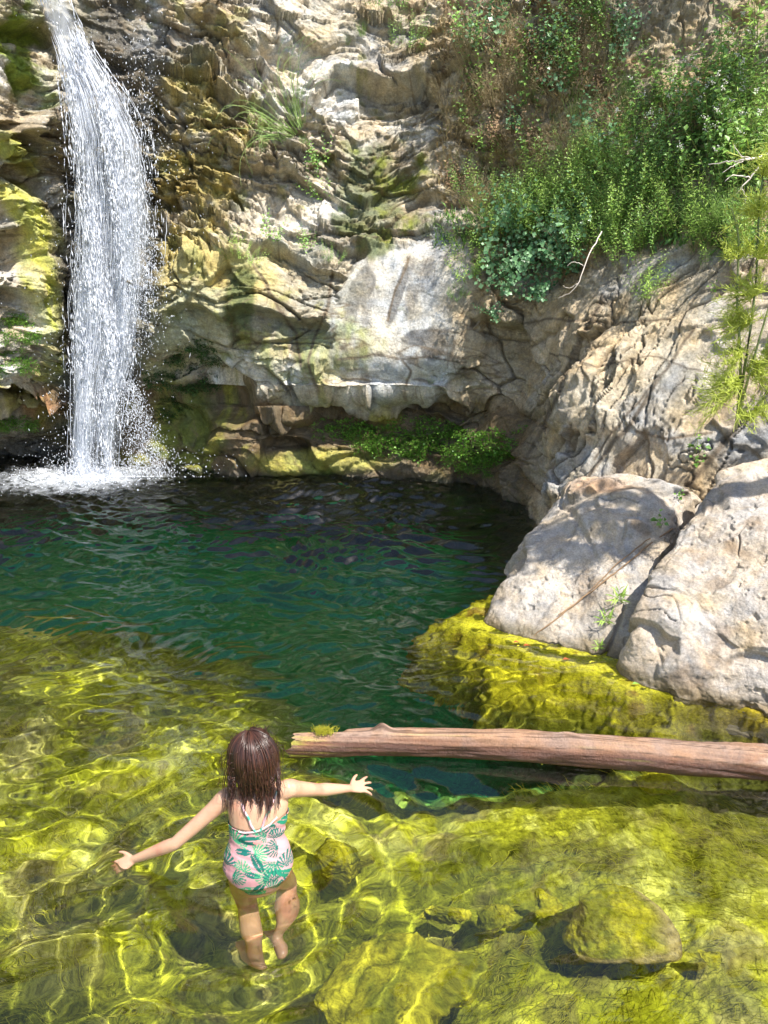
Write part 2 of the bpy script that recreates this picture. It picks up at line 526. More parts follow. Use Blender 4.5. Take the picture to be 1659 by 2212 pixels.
P = P + NRM * (disp * (0.3 + 0.7 * edge))[..., None]
px, py = project(P)

def line_mask(pts, width, wobble=10, seed=5):
    w_ = np.stack([n3(3.0, 3, seed) * wobble, n3(3.0, 3, seed + 1) * wobble])
    best = np.full(sh, 1e9)
    for (ax_, ay_), (bx_, by_) in zip(pts[:-1], pts[1:]):
        dx, dy = bx_ - ax_, by_ - ay_
        t = np.clip(((px + w_[0] - ax_) * dx + (py + w_[1] - ay_) * dy) / (dx * dx + dy * dy), 0, 1)
        best = np.minimum(best, np.hypot(px + w_[0] - ax_ - t * dx, py + w_[1] - ay_ - t * dy))
    return smooth(width, width * .15, best)
JO = np.zeros(sh)
for pts_, w_, a_ in (([(720, 590), (700, 680), (668, 780), (690, 850)], 6, .11), ([(735, 775), (800, 770), (862, 776), (885, 800), (872, 835)], 5, .10), ([(862, 776), (960, 770), (1010, 780)], 4, .07),
                     ([(880, 560), (850, 640), (835, 690)], 5, .08), ([(540, 560), (590, 640), (640, 720), (650, 790)], 6, .05),
                     ([(1659, 870), (1590, 930), (1530, 1010), (1470, 1060)], 13, .16), ([(1300, 640), (1225, 800), (1180, 900), (1105, 1060)], 8, .07),
                     ([(1425, 820), (1335, 950), (1270, 1040)], 8, .07), ([(1500, 700), (1440, 800), (1350, 900), (1290, 990)], 5, .04), ([(1130, 700), (1200, 690), (1320, 700), (1450, 690)], 5, .035),
                     ([(1190, 760), (1290, 790), (1400, 770), (1520, 800)], 4, .03), ([(1370, 930), (1440, 950), (1540, 940)], 5, .04)):
    lm = line_mask(pts_, w_)
    disp = disp - a_ * lm
    JO = np.maximum(JO, lm)
# sharp-edged shelf lip above the undercut
edge = np.clip((U - 0.4) / 1.2, 0, 1)
# albedo ---------------------------------------------------------------
c = np.zeros(sh + (3,)) + np.array([0.55, 0.475, 0.36])
c = mixc(c, [0.36, 0.30, 0.21], smooth(-.1, .5, mid))
c = mixc(c, [0.74, 0.70, 0.63], smooth(-.05, .4, n3(1.9, 4, 12)))
c = mixc(c, [0.30, 0.29, 0.28], smooth(.1, .6, n3(1.5, 4, 13)) * .7)
vein = smooth(.72, .95, n3(2.2, 4, 14, ridged=True, stretch=(1, 1, 2.5)))
c = mixc(c, [0.68, 0.66, 0.62], vein * .5 * (1 - right))
rc = np.zeros(sh + (3,)) + np.array([0.55, 0.44, 0.295])
rc = mixc(rc, [0.66, 0.57, 0.43], smooth(.0, .5, n3(1.4, 4, 15)))
rc = mixc(rc, [0.44, 0.43, 0.42], smooth(.15, .5, n3(2.0, 4, 16)) * .8)
rc = mixc(rc, [0.46, 0.33, 0.17], smooth(.25, .6, n3(1.7, 4, 17)) * .7)
c = c * (1 - right[..., None]) + rc * right[..., None]
c = mixc(c, [0.50, 0.49, 0.47], lime)
c = mixc(c, [0.66, 0.64, 0.60], lime * smooth(-.25, .15, n3(2.3, 5, 18)))
streak = n3(2.6, 4, 19, stretch=(2.6, 2.6, .35))
c = mixc(c, [0.30, 0.29, 0.28], lime * smooth(.15, .45, streak) * .8)
for e_ in ((858, 640, 12, 60, 18), (790, 610, 22, 30, 0), (900, 730, 40, 16, -10), (935, 745, 26, 34, 0), (760, 660, 16, 50, 10)):
    c = mixc(c, [0.19, 0.185, 0.18], ell(px, py, *e_, .15, wob * .9) * .9)
c = mixc(c, [0.36, 0.34, 0.27], ell(px, py, 640, 660, 130, 150, 0, .4, wob) * .7)
c = mixc(c, [0.42, 0.44, 0.16], ell(px, py, 640, 750, 130, 70, 0, .5, wob * 2) * smooth(-.3, .3, streak) * .8)
c = mixc(c, [0.36, 0.275, 0.16], soil * .9)
c = mixc(c, [0.50, 0.41, 0.27], soil * smooth(.4, .7, cid2) * .8)
dirt = ell(px, py, 1060, 740, 90, 200, -10, .4, wob)
c = mixc(c, [0.42, 0.32, 0.18], dirt * .8)
# moss and algae
mn = n3(5.0, 5, 23)
c = mixc(c, [0.44, 0.35, 0.11], mossR * smooth(-.5, -.05, mn) * .95)
c = mixc(c, [0.20, 0.15, 0.05], mossR * smooth(.1, .45, n3(6, 4, 24)) * .8)
pil = ell(px, py, 460, 590, 170, 80, 14, .35, wob)
c = mixc(c, [0.52, 0.44, 0.17], pil * .85)
c = mixc(c, [0.40, 0.40, 0.26], ell(px, py, 400, 700, 150, 90, 0, .4, wob * 1.5) * .8)
c = mixc(c, [0.10, 0.13, 0.03], np.clip(ell(px, py, 520, 670, 35, 90, 0, .3, wob * 2) + ell(px, py, 800, 420, 70, 90, -30, .3, wob * 2) * .9
        + ell(px, py, 800, 520, 60, 30, 0, .3, wob * 2), 0, 1) * .85)
c = mixc(c, [0.20, 0.22, 0.03], np.clip(ell(px, py, 830, 380, 110, 60, -10, .4, wob * 3) + ell(px, py, 900, 500, 90, 30, -10, .4, wob * 3), 0, 1) * smooth(-.1, .3, mn))
c = mixc(c, [0.30, 0.30, 0.08], smooth(.25, .45, mn) * back * smooth(2.6, 1.8, Xs + 2) * .6)
c = mixc(c, [0.48, 0.48, 0.09], (.55 + .45 * smooth(-.3, .2, n3(7, 4, 151, stretch=(1.6, 1.6, .35)))) * np.clip(ell(px, py, 62, 462, 120, 34, 44, .35, wob) + ell(px, py, 92, 620, 42, 122, -12, .35, wob)
        + ell(px, py, 118, 760, 26, 90, 0, .3, wob) + ell(px, py, 40, 330, 60, 30, 40, .4, wob), 0, 1))
c = mixc(c, [0.22, 0.28, 0.03], ell(px, py, 50, 130, 75, 110, 0, .4, wob * 2) * smooth(-.3, .1, mn))
c = mixc(c, [0.11, 0.10, 0.05], ell(px, py, 200, 80, 110, 90, 0, .4, wob) * .7)
c = mixc(c, [0.50, 0.20, 0.06], ell(px, py, 110, 880, 45, 40, 0, .4, wob * 2) * .7)
c = mixc(c, [0.36, 0.34, 0.06], ell(px, py, 60, 850, 100, 70, 0, .4, wob * 2) * smooth(-.2, .2, mn) * .8)
# wet brown rock under the shelf with algae bands
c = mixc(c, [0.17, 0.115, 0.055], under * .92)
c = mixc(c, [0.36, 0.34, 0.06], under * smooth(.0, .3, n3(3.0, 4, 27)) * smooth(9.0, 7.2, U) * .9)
c = mixc(c, [0.42, 0.40, 0.09], ell(px, py, 690, 1000, 150, 26, 0, .4, wob) * .8)
c = mixc(c, [0.16, 0.20, 0.03], ell(px, py, 400, 930, 70, 90, 0, .4, wob * 1.5) * .8)
c = mixc(c, [0.07, 0.065, 0.05], smooth(0.05, -0.02, Zs + wob * .04) * .7)
# behind the water the rock is dark and wet
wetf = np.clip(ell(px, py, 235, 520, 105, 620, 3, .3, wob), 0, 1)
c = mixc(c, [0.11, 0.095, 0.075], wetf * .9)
c = mixc(c, [0.06, 0.055, 0.05], ell(px, py, 60, 990, 100, 60, 0, .4) * .8)  # wet cave left of the fall, its shade painted into the colour
# grey-blue wet beds at the top left
c = mixc(c, [0.20, 0.20, 0.20], ell(px, py, 360, 90, 110, 45, 10, .4, wob) * .7)
# joints, fractures and cracks coloured dark brown
c = mixc(c, [0.16, 0.12, 0.08], JO * .85)
c = mixc(c, [0.17, 0.12, 0.07], FRC * .7)
c = mixc(c, [0.20, 0.15, 0.09], np.clip(crack * .5 * back * rough_b + kcr * .6 * right * (1 - soil), 0, 1))
wet = np.clip(wetf + under * .7 + ell(px, py, 60, 980, 120, 80) + mossR * .15, 0, 1)

m_cliff = rock_material('cliff_rock', chips=1.0, bump=0.85, var=0.4, speck=0.6)
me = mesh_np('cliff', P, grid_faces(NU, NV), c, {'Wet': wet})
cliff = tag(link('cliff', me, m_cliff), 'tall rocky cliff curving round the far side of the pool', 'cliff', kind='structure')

# coarse copy of the surface for placing plants
Ps = P[::4, ::4]
BV = BVHTree.FromPolygons([Vector(v) for v in Ps.reshape(-1, 3)], grid_faces(Ps.shape[0], Ps.shape[1]).tolist())
def on_cliff(px_, py_):
    d = ray(px_, py_).normalized()
    h = BV.ray_cast(CAM, d, 40)
    if h[0] is None: return None, None
    n = h[1]
    if n.dot(d) > 0: n = -n
    return h[0], n
# ------------------------------------------------------------------ boulders
def cube_sphere(n):
    t = np.tan(np.linspace(-1, 1, n) * math.pi / 4)
    a, b = np.meshgrid(t, t, indexing='ij')
    o = np.ones_like(a)
    faces = [np.stack(s, -1) for s in ((o, a, b), (-o, b, a), (b, o, a), (a, -o, b), (a, b, o), (b, a, -o))]
    V = np.concatenate([f.reshape(-1, 3) for f in faces])
    V /= np.linalg.norm(V, axis=1)[:, None]
    F = np.concatenate([grid_faces(n, n) + k * n * n for k in range(6)])
    # weld the seams
    key = np.round(V * 1e5).astype(np.int64)
    _, idx, inv = np.unique(key, axis=0, return_index=True, return_inverse=True)
    inv = inv.ravel()
    return V[idx], inv[F][:, ::-1]

_cs = {}
def hull_rock(pts, n=120, p=14, center=None):
    """star-shaped rounded hull of 3-d points"""
    pts = [Vector(q) for q in pts]
    bm = bmesh.new()
    for q in pts: bm.verts.new(q)
    bmesh.ops.convex_hull(bm, input=bm.verts)
    c = Vector(center) if center else sum(pts, Vector()) / len(pts)
    pl = []
    for f in bm.faces:
        f.normal_update()
        nn = f.normal
        dd = (f.calc_center_median() - c).dot(nn)
        if dd < 0: nn, dd = -nn, -dd
        pl.append((*nn, max(dd, .01)))
    bm.free()
    pl = np.array(pl)
    if n not in _cs: _cs[n] = cube_sphere(n)
    D, F = _cs[n]
    q = np.maximum(D @ pl[:, :3].T, 0) / pl[:, 3]
    r = (q ** p).sum(1) ** (-1.0 / p)
    return np.array(c)[None] + D * r[:, None], D, F, np.array(c)

def vnormals(V, F):
    a, b, c_, d = V[F[:, 0]], V[F[:, 1]], V[F[:, 2]], V[F[:, 3]]
    fn = np.cross(c_ - a, d - b)
    n = np.zeros_like(V)
    for k in range(4):
        for ax in range(3):
            n[:, ax] += np.bincount(F[:, k], fn[:, ax], len(V))
    return n / (np.linalg.norm(n, axis=1)[:, None] + 1e-12)

m_boulder = rock_material('boulder_rock', scale=1.6, bump=0.55, var=0.25, speck=0.55)

def boulder(name, pts, n, label, cat='boulder', seed=0, amp=1.0, col=(0.56, 0.50, 0.43), fn=None, p=14, origin=None, mat=None, group=None):
    V, D, F, c0 = hull_rock(pts, n, p)
    V = V.astype(np.float64)
    N_ = vnormals(V, F)
    if (N_ * D).sum() < 0: N_ = -N_; F = F[:, ::-1]
    w3 = np.stack([fbm(V * 2, 3, seed=seed + 1), fbm(V * 2 + 4, 3, seed=seed + 2), fbm(V * 2 + 8, 3, seed=seed + 3)], -1)
    d = fbm(V * 1.6, 3, seed=seed + 4) * 0.07 + fbm(V * 6, 4, seed=seed + 5) * 0.022 + fbm(V * 26, 4, gain=.6, seed=seed + 6) * 0.008
    F1, F2, ci = voro(V * 1.9 + w3 * .6, seed + 7)
    cr = smooth(.022, .0, F2 - F1) * (ci > .72) * smooth(-.2, .2, fbm(V * 2.3, 2, seed=seed + 20))
    Fa1, Fa2, cb, fb_ = voro(V * np.array([2.2, 2.2, 3.2]) + w3 * .5, seed + 8, True)
    d += -cr * 0.03 + fb_ * .10 * smooth(0, .12, Fa2 - Fa1)
    pit = smooth(.30, .55, fbm(V * 14, 3, seed=seed + 9))
    d += -pit * .012
    cc = np.zeros_like(V) + np.array(col)
    cc = mixc(cc, np.array(col) * 1.22, smooth(-.1, .45, fbm(V * 3.5, 4, seed=seed + 10)))
    cc = mixc(cc, np.array(col) * np.array([.62, .64, .68]), smooth(.05, .5, fbm(V * 5, 5, seed=seed + 11)) * .7)
    cc = mixc(cc, np.array(col) * np.array([.55, .45, .34]), smooth(.28, .5, fbm(V * 4 + 20, 4, seed=seed + 12)) * .7)
    cc = mixc(cc, np.array(col) * .35, cr * .7)
    # waterline stain
    z = V[:, 2]
    band = smooth(.10, .02, z + .05 * fbm(V * 5, 3, seed=3))
    cc = mixc(cc, [0.16, 0.12, 0.06], band * .85)
    wet = band * .8
    V = V + N_ * (d * amp)[:, None]
    if fn: V, cc, wet = fn(V, cc, wet, N_)
    org = np.array(origin) if origin is not None else np.array([c0[0], c0[1], V[:, 2].min()])
    me = mesh_np(name, V - org, F, cc, {'Wet': wet})
    o = link(name, me, mat or m_boulder)
    o.location = org
    tag(o, label, cat, group)
    return o, V

B1 = [(0.50, 4.28, -.03), (0.46, 4.32, -.9), (0.56, 4.22, .05), (1.30, 3.72, -.05), (1.35, 3.70, -.9), (0.97, 4.95, .30), (1.0, 5.3, -.6), (0.76, 4.62, .12),
      (1.28, 5.22, .62), (1.5, 5.8, .5), (1.62, 4.95, .80), (1.96, 4.75, .82), (2.3, 5.0, .5), (1.64, 4.25, .46), (1.5, 3.95, .22), (2.1, 4.3, -.9), (2.0, 5.5, -.5)]
def b1fn(V, cc, wet, N_):
    qx, qy = project(V)
    # a rounded shelf and a diagonal groove across the upper part
    g = np.abs((qx - 1235) + (qy - 1120) * -0.62 + 16 * fbm(V * 5, 3, seed=4)) / 14
    gm = smooth(1, 0, g) * smooth(1030, 1075, qy) * smooth(1235, 1170, qy)
    V = V - N_ * (gm * .022)[:, None]
    e = ell(qx, qy, 1330, 1110, 95, 42, -12, .4)
    V = V + N_ * (e * .06)[:, None]
    g2 = smooth(1, 0, np.abs((qx - 1330) + (qy - 1350) * .42 + 9 * fbm(V * 7, 3, seed=5)) / 7) * smooth(1290, 1330, qy)
    V = V - N_ * (g2 * .035)[:, None]
    cc = mixc(cc, [0.42, 0.22, 0.10], ell(qx, qy, 1290, 1050, 60, 20, 0, .5) * .5)
    return V, cc, wet
left_boulder, VB1 = boulder('boulder', B1, 260, 'sloping pale boulder with a dry stick lying across it, tip in the algae', seed=100, col=(0.40, 0.35, 0.295), fn=b1fn, p=24)

B2 = [(1.32, 3.60, -.02), (1.36, 3.60, -.9), (1.26, 3.70, .28), (1.56, 4.05, .56), (1.90, 4.48, .82), (2.12, 4.66, .92), (2.7, 4.6, 1.15),
      (3.3, 3.9, 1.25), (3.5, 3.0, .8), (1.86, 3.17, -.02), (1.88, 3.1, -.9), (2.9, 2.65, -.05), (2.9, 2.6, -.9), (3.4, 4.5, -.8), (1.9, 4.6, -.5),
      (1.95, 3.60, .50), (2.5, 3.4, .72)]
def b2fn(V, cc, wet, N_):
    qx, qy = project(V)
    cc = mixc(cc, [0.46, 0.36, 0.24], ell(qx, qy, 1500, 1290, 60, 26, 8, .5, fbm(V * 14, 3, seed=8)) * .7)
    cc = mixc(cc, [0.40, 0.31, 0.20], ell(qx, qy, 1615, 1370, 36, 30, 8, .5, fbm(V * 14, 3, seed=9)) * .7)
    return V, cc, wet
right_boulder, VB2 = boulder('boulder', B2, 300, 'huge pale grey boulder at the right edge, right of the dark crevice', seed=200, col=(0.42, 0.365, 0.31), fn=b2fn, p=24)
for o_ in (left_boulder, right_boulder): o_['group'] = 'big boulders at the right bank'

# ------------------------------------------------------------------ pool bed
def edge_y(x):
    return np.interp(x, [-6, -2.6, -1.6, -1, -.5, -.1, .25, .45, .8, 1.4, 2.2, 3.5], [5.2, 4.8, 4.55, 4.2, 3.6, 3.2, 3.1, 3.05, 3.0, 2.95, 2.85, 2.6])

gx = np.concatenate([np.linspace(-7, -2.6, 120, endpoint=False), np.linspace(-2.6, 2.2, 480, endpoint=False), np.linspace(2.2, 5.5, 60)])
gy = np.concatenate([np.linspace(-3, 1.2, 60, endpoint=False), np.linspace(1.2, 5.0, 420, endpoint=False), np.linspace(5.0, 9.5, 90)])
BX, BY = np.meshgrid(gx, gy, indexing='ij')
Q = np.stack([BX, BY, BX * 0], -1).reshape(-1, 3)
bs = BX.shape
wv = np.stack([fbm(Q * 1.6, 3, seed=301), fbm(Q * 1.6 + 5, 3, seed=302), 0 * Q[:, 0]], -1)
e1 = fbm(Q * 1.4, 4, seed=303).reshape(bs)
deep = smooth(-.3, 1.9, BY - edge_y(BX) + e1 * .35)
v1, v2, vc = [a.reshape(bs) for a in voro(Q * 2.6 + wv * .6 + np.array([0, 0, .3]), 310)]
u1, u2, uc = [a.reshape(bs) for a in voro(Q * 7 + wv + np.array([0, 0, .4]), 320)]
hum = fbm(Q * 1.1, 3, seed=305).reshape(bs)
fn1 = fbm(Q * 9, 5, gain=.6, seed=306).reshape(bs)
fib = fbm(Q * np.array([34, 16, 1]) + wv * 6, 3, gain=.6, seed=307).reshape(bs)
shallow = -0.68 + 0.30 * smooth(-.2, 1.4, BX) + 0.12 * smooth(2.0, 1.2, BY) - .06 * np.exp(-((BX + .45) ** 2 + (BY - 2.2) ** 2) / .06)
HZ = shallow + hum * .09 + np.sqrt(np.clip(1 - v1 * 1.15, 0, 1)) * .15 * smooth(.2, .8, vc) * smooth(.0, .25, v2 - v1) - .08 + np.sqrt(np.clip(.9 - u1, 0, 1)) * .05 * uc + fn1 * .045 + fib * .014
dmax = 1 - .55 * smooth(.6, 1.6, BX) * smooth(4.8, 3.8, BY)
HZ = HZ * (1 - deep * dmax) + deep * dmax * (-2.4 + e1 * .35 + fn1 * .06)
bank = smooth(0.9, -0.6, BY)
HZ = HZ * (1 - bank) + bank * (0.35 + .1 * hum)
sidewall = smooth(-4.2, -6.0, BX) * smooth(7, 5, BY)
HZ = HZ + sidewall * 1.6
alg_depth = np.zeros(bs + (3,)) + np.array([0.66, 0.66, 0.05])
alg_depth = mixc(alg_depth, [0.82, 0.82, 0.18], smooth(-.1, .4, fn1))
alg_depth = mixc(alg_depth, [0.38, 0.40, 0.02], smooth(-.05, .45, fbm(Q * 2.4, 5, seed=330).reshape(bs)) * .85)
alg_depth = mixc(alg_depth, [0.15, 0.17, 0.015], smooth(.05, .4, fbm(Q * 2.6 + 7, 5, seed=331).reshape(bs)) * .5)
alg_depth = mixc(alg_depth, [0.40, 0.36, 0.16], smooth(.75, .95, vc) * smooth(.55, .2, v1) * .7)
alg_depth = mixc(alg_depth, [0.34, 0.27, 0.13], smooth(.12, .4, fbm(Q * 4.2 + 17, 5, gain=.6, seed=341).reshape(bs)) * .6)
alg_depth = mixc(alg_depth, [0.16, 0.13, 0.05], smooth(.25, .45, fbm(Q * 8 + 23, 4, gain=.6, seed=342).reshape(bs)) * .6)
alg_depth = mixc(alg_depth, [0.04, 0.06, 0.02], np.exp(-((BX + 1.35) ** 2 / .25 + (BY - 1.95) ** 2 / .05)) * .9)
alg_depth = mixc(alg_depth, [0.04, 0.06, 0.02], np.exp(-((BX + .75) ** 2 / .12 + (BY - 1.62) ** 2 / .03)) * .8)
alg_depth = mixc(alg_depth, [0.20, 0.28, 0.05], smooth(.0, .15, deep) * .8)
alg_depth = mixc(alg_depth, [0.03, 0.31, 0.08], smooth(.10, .5, deep))  # deep water's green dimming painted into the bed colour
alg_depth = mixc(alg_depth, [0.07, 0.08, 0.02], smooth(.0, .2, deep) * smooth(.5, 1.2, BX) * .9)
alg_depth = mixc(alg_depth, [0.09, 0.08, 0.02], np.exp(-((BX - 1.7) ** 2 / .35 + (BY - 2.75) ** 2 / .06)) * .7)
alg_depth = mixc(alg_depth, [0.10, 0.12, 0.015], smooth(.0, .3, fbm(Q * np.array([1.6, 4.5, 1]) + 11, 5, gain=.6, seed=333).reshape(bs)) * .5 * (1 - smooth(0, .3, deep)))
alg_depth = mixc(alg_depth, [0.30, 0.27, 0.2], bank)
def algae_material(name, sc=38):
    m_bed, t_, N, L, b_ = nodes_of(name)
    at_ = N.new('ShaderNodeAttribute'); at_.attribute_name = 'Col'
    tc_ = N.new('ShaderNodeTexCoord')
    nn_ = N.new('ShaderNodeTexNoise'); nn_.inputs['Scale'].default_value = sc; nn_.inputs['Detail'].default_value = 8; nn_.inputs['Roughness'].default_value = .7
    L.new(tc_.outputs['Object'], nn_.inputs['Vector'])
    mr_ = N.new('ShaderNodeMapRange'); mr_.inputs['From Min'].default_value = .3; mr_.inputs['From Max'].default_value = .7
    mr_.inputs['To Min'].default_value = .35; mr_.inputs['To Max'].default_value = 1.35
    L.new(nn_.outputs['Fac'], mr_.inputs['Value'])
    vm_ = N.new('ShaderNodeVectorMath'); vm_.operation = 'SCALE'
    L.new(at_.outputs['Color'], vm_.inputs[0]); L.new(mr_.outputs[0], vm_.inputs['Scale'])
    L.new(vm_.outputs[0], b_.inputs['Base Color'])
    b_.inputs['Roughness'].default_value = 1.0
    b_.inputs['Specular IOR Level'].default_value = 0.0
    bp_ = N.new('ShaderNodeBump'); bp_.inputs['Strength'].default_value = .8; bp_.inputs['Distance'].default_value = .03
    L.new(nn_.outputs['Fac'], bp_.inputs['Height']); L.new(bp_.outputs['Normal'], b_.inputs['Normal'])
    return m_bed
m_bed = algae_material('algae_bed')
BP = np.stack([BX, BY, HZ], -1)
bed = tag(link('ground', mesh_np('ground', BP, grid_faces(*bs)[:, ::-1], alg_depth), m_bed), 'algae covered stony bed of the pool', 'ground', kind='structure')
def bed_z(x, y):
    i = int(np.clip(np.searchsorted(gx, x), 1, len(gx) - 1)); j = int(np.clip(np.searchsorted(gy, y), 1, len(gy) - 1))
    return float(HZ[i, j])

# ------------------------------------------------------------------ water
wxs = np.concatenate([np.linspace(-6.0, -3.0, 110, endpoint=False), np.linspace(-3.0, 2.2, 430, endpoint=False), np.linspace(2.2, 3.6, 50)])
ys = [0.2]
while ys[-1] < 8.9:
    ys.append(ys[-1] + 0.0085 + 0.0012 * ys[-1])
wys = np.array(ys)
WX, WY = np.meshgrid(wxs, wys, indexing='ij')
ws = WX.shape
WQ = np.stack([WX, WY, WX * 0], -1).reshape(-1, 3)
HW = np.zeros(ws)
fall = np.array([-2.75, 7.7])
fr = np.sqrt((WX - fall[0]) ** 2 + (WY - fall[1]) ** 2)
amp_env = 0.40 + 0.60 * smooth(-.3, .5, fbm(WQ * .55, 3, seed=401).reshape(ws))
calm = smooth(.0, 1.2, WX) * smooth(4.6, 3.4, WY)          # sheltered water behind and beside the log is smoother
warpx = fbm(WQ * .9, 3, seed=402).reshape(ws) * .35
warpy = fbm(WQ * .9 + 7, 3, seed=403).reshape(ws) * .35
r2 = np.random.default_rng(11)
def trains(n, lam0, lam1, ang0, ang1, steep):
    s = np.zeros(ws)
    for _ in range(n):
        lam = r2.uniform(lam0, lam1); a = math.radians(r2.uniform(ang0, ang1))
        k = 2 * math.pi / lam
        ph = r2.uniform(0, 6.28)
        s += steep / k * np.sin(k * ((WX + warpx) * math.cos(a) + (WY + warpy) * math.sin(a)) + ph) * r2.uniform(.6, 1.2)
    return s / math.sqrt(n)
# far: short ripples whose crests lie across the view; near: longer swell running to the lower left
far = smooth(2.6, 4.6, WY)
HW += far * trains(14, .06, .17, 50, 125, .60)
HW += far * trains(7, .20, .42, 50, 125, .36)
HW += (1 - far) * (1 - .75 * calm) * trains(9, .28, .70, 85, 160, .20)
HW += (1 - far) * (1 - .7 * calm) * trains(9, .12, .26, 60, 170, .12)
HW *= amp_env * (1 - .55 * calm) * (1 + .6 * smooth(.2, -1.2, WX) + .6 * smooth(.8, -.6, WX) * far)
HW += fbm(WQ * np.array([5, 9, 1]), 4, seed=404).reshape(ws) * .0032 * (1 - .6 * calm)
HW += .010 * fbm(WQ * 14, 3, seed=409).reshape(ws) * smooth(1.6, .2, fr)
# rings around the girl
gr = np.sqrt((WX + .47) ** 2 + (WY - 2.2) ** 2)
HW += .0020 * np.sin(gr * 2 * math.pi / .13 + 5 * warpx + 3 * np.arctan2(WY - 2.2, WX + .47) * warpy) * smooth(.12, .25, gr) * smooth(1.2, .3, gr)
HW += .003 * np.sin(fr * 2 * math.pi / .22 + 3 * warpx) * smooth(4.5, .5, fr)
top = np.stack([WX, WY, HW], -1)
nwu, nwv = ws
idx = np.arange(nwu * nwv).reshape(ws)
loop = np.concatenate([idx[:, 0], idx[-1, 1:], idx[-2::-1, -1], idx[0, -2:0:-1]])
V = top.reshape(-1, 3)
low = V[loop].copy(); low[:, 2] = -4.0
nb = len(V)
lowi = np.arange(len(loop)) + nb
sk = np.stack([loop, lowi, np.roll(lowi, -1), np.roll(loop, -1)], -1)
ctr = np.array([[wxs.mean(), wys.mean(), -4.0]])
ci_ = nb + len(loop)
bot = np.stack([lowi, np.full(len(loop), ci_), np.full(len(loop), ci_), np.roll(lowi, -1)], -1)
Vall = np.concatenate([V, low, ctr])
bmf = np.concatenate([grid_faces(nwu, nwv), sk])
mew = mesh_np('water', np.concatenate([V, low]), bmf)
bmw = bmesh.new(); bmw.from_mesh(mew); bmw.verts.ensure_lookup_table()
bmw.faces.new([bmw.verts[i] for i in lowi])
bmesh.ops.recalc_face_normals(bmw, faces=bmw.faces)
for f in bmw.faces: f.smooth = abs(f.normal.z) > .3 and len(f.verts) == 4
for e in bmw.edges:
    if e.is_manifold and (not e.link_faces[0].smooth or not e.link_faces[1].smooth): e.smooth = False
bmw.to_mesh(mew); bmw.free()
m_water, t_, N, L, b_ = nodes_of('water')
N.remove(b_)
rf_ = N.new('ShaderNodeBsdfRefraction'); rf_.inputs['IOR'].default_value = 1.33; rf_.inputs['Roughness'].default_value = 0.0
rf_.inputs['Color'].default_value = (0.975, 1.0, 0.965, 1)
gs_ = N.new('ShaderNodeBsdfGlossy'); gs_.inputs['Roughness'].default_value = 0.0; gs_.inputs['Color'].default_value = (1, 1, 1, 1)
fr_ = N.new('ShaderNodeFresnel'); fr_.inputs['IOR'].default_value = 1.5
mxw = N.new('ShaderNodeMixShader')
L.new(fr_.outputs[0], mxw.inputs['Fac']); L.new(rf_.outputs[0], mxw.inputs[1]); L.new(gs_.outputs[0], mxw.inputs[2])
L.new(mxw.outputs[0], N['Material Output'].inputs['Surface'])
water = tag(link('water', mew, m_water), 'clear green rippling water of the swimming pool', 'water', kind='structure')
water.cycles.is_caustics_caster = True
for o_ in (bed, left_boulder, right_boulder): o_.cycles.is_caustics_receiver = True
# ------------------------------------------------------------------ batch geometry
def tube_mesh(paths, radii, sides=4, cap=False):
    """many tubes: paths list of (n,3), radii list of (n,); returns V, F, tube index per vertex"""
    VV, FF, TT = [], [], []
    n0 = 0
    for ti, (p, r) in enumerate(zip(paths, radii)):
        p = np.asarray(p, float); r = np.broadcast_to(np.asarray(r, float), (len(p),))
        t = np.gradient(p, axis=0); t /= np.linalg.norm(t, axis=1)[:, None] + 1e-9
        ref = np.array([0.0, 0, 1]) if abs(t[0, 2]) < .9 else np.array([1.0, 0, 0])
        a = np.cross(t, ref); a /= np.linalg.norm(a, axis=1)[:, None] + 1e-9
        b = np.cross(t, a)
        th = np.arange(sides) * 2 * math.pi / sides
        ring = p[:, None] + r[:, None, None] * (np.cos(th)[None, :, None] * a[:, None] + np.sin(th)[None, :, None] * b[:, None])
        VV.append(ring.reshape(-1, 3))
        i = np.arange(len(p) * sides).reshape(len(p), sides) + n0
        j = np.roll(i, -1, axis=1)
        FF.append(np.stack([i[:-1], j[:-1], j[1:], i[1:]], -1).reshape(-1, 4))
        TT.append(np.full(len(p) * sides, ti))
        n0 += len(p) * sides
    return np.concatenate(VV), np.concatenate(FF), np.concatenate(TT)

def drops_mesh(C, A, la, ra):
    """elongated octahedra at C along A, half-length la and radius ra"""
    n = len(C)
    A = A / (np.linalg.norm(A, axis=1)[:, None] + 1e-9)
    ref = np.where(np.abs(A[:, 2:3]) < .9, np.array([[0, 0, 1.0]]), np.array([[1.0, 0, 0]]))
    B = np.cross(A, ref); B /= np.linalg.norm(B, axis=1)[:, None]
    D = np.cross(A, B)
    la = la[:, None]; ra = ra[:, None]
    V = np.stack([C + A * la, C + B * ra, C + D * ra, C - B * ra, C - D * ra, C - A * la], 1)
    f = np.array([[0, 1, 2], [0, 2, 3], [0, 3, 4], [0, 4, 1], [5, 2, 1], [5, 3, 2], [5, 4, 3], [5, 1, 4]])
    F = (f[None] + (np.arange(n) * 6)[:, None, None]).reshape(-1, 3)
    return V.reshape(-1, 3), F

# ------------------------------------------------------------------ waterfall
m_fall, t_, N, L, b_ = nodes_of('falling_water')
b_.inputs['Base Color'].default_value = (0.86, 0.89, 0.95, 1)
b_.inputs['Roughness'].default_value = 0.25
tr_ = N.new('ShaderNodeBsdfTranslucent'); tr_.inputs['Color'].default_value = (0.86, 0.89, 0.97, 1)
mx_ = N.new('ShaderNodeMixShader'); mx_.inputs['Fac'].default_value = .35
L.new(b_.outputs[0], mx_.inputs[1]); L.new(tr_.outputs[0], mx_.inputs[2]); L.new(mx_.outputs[0], N['Material Output'].inputs['Surface'])

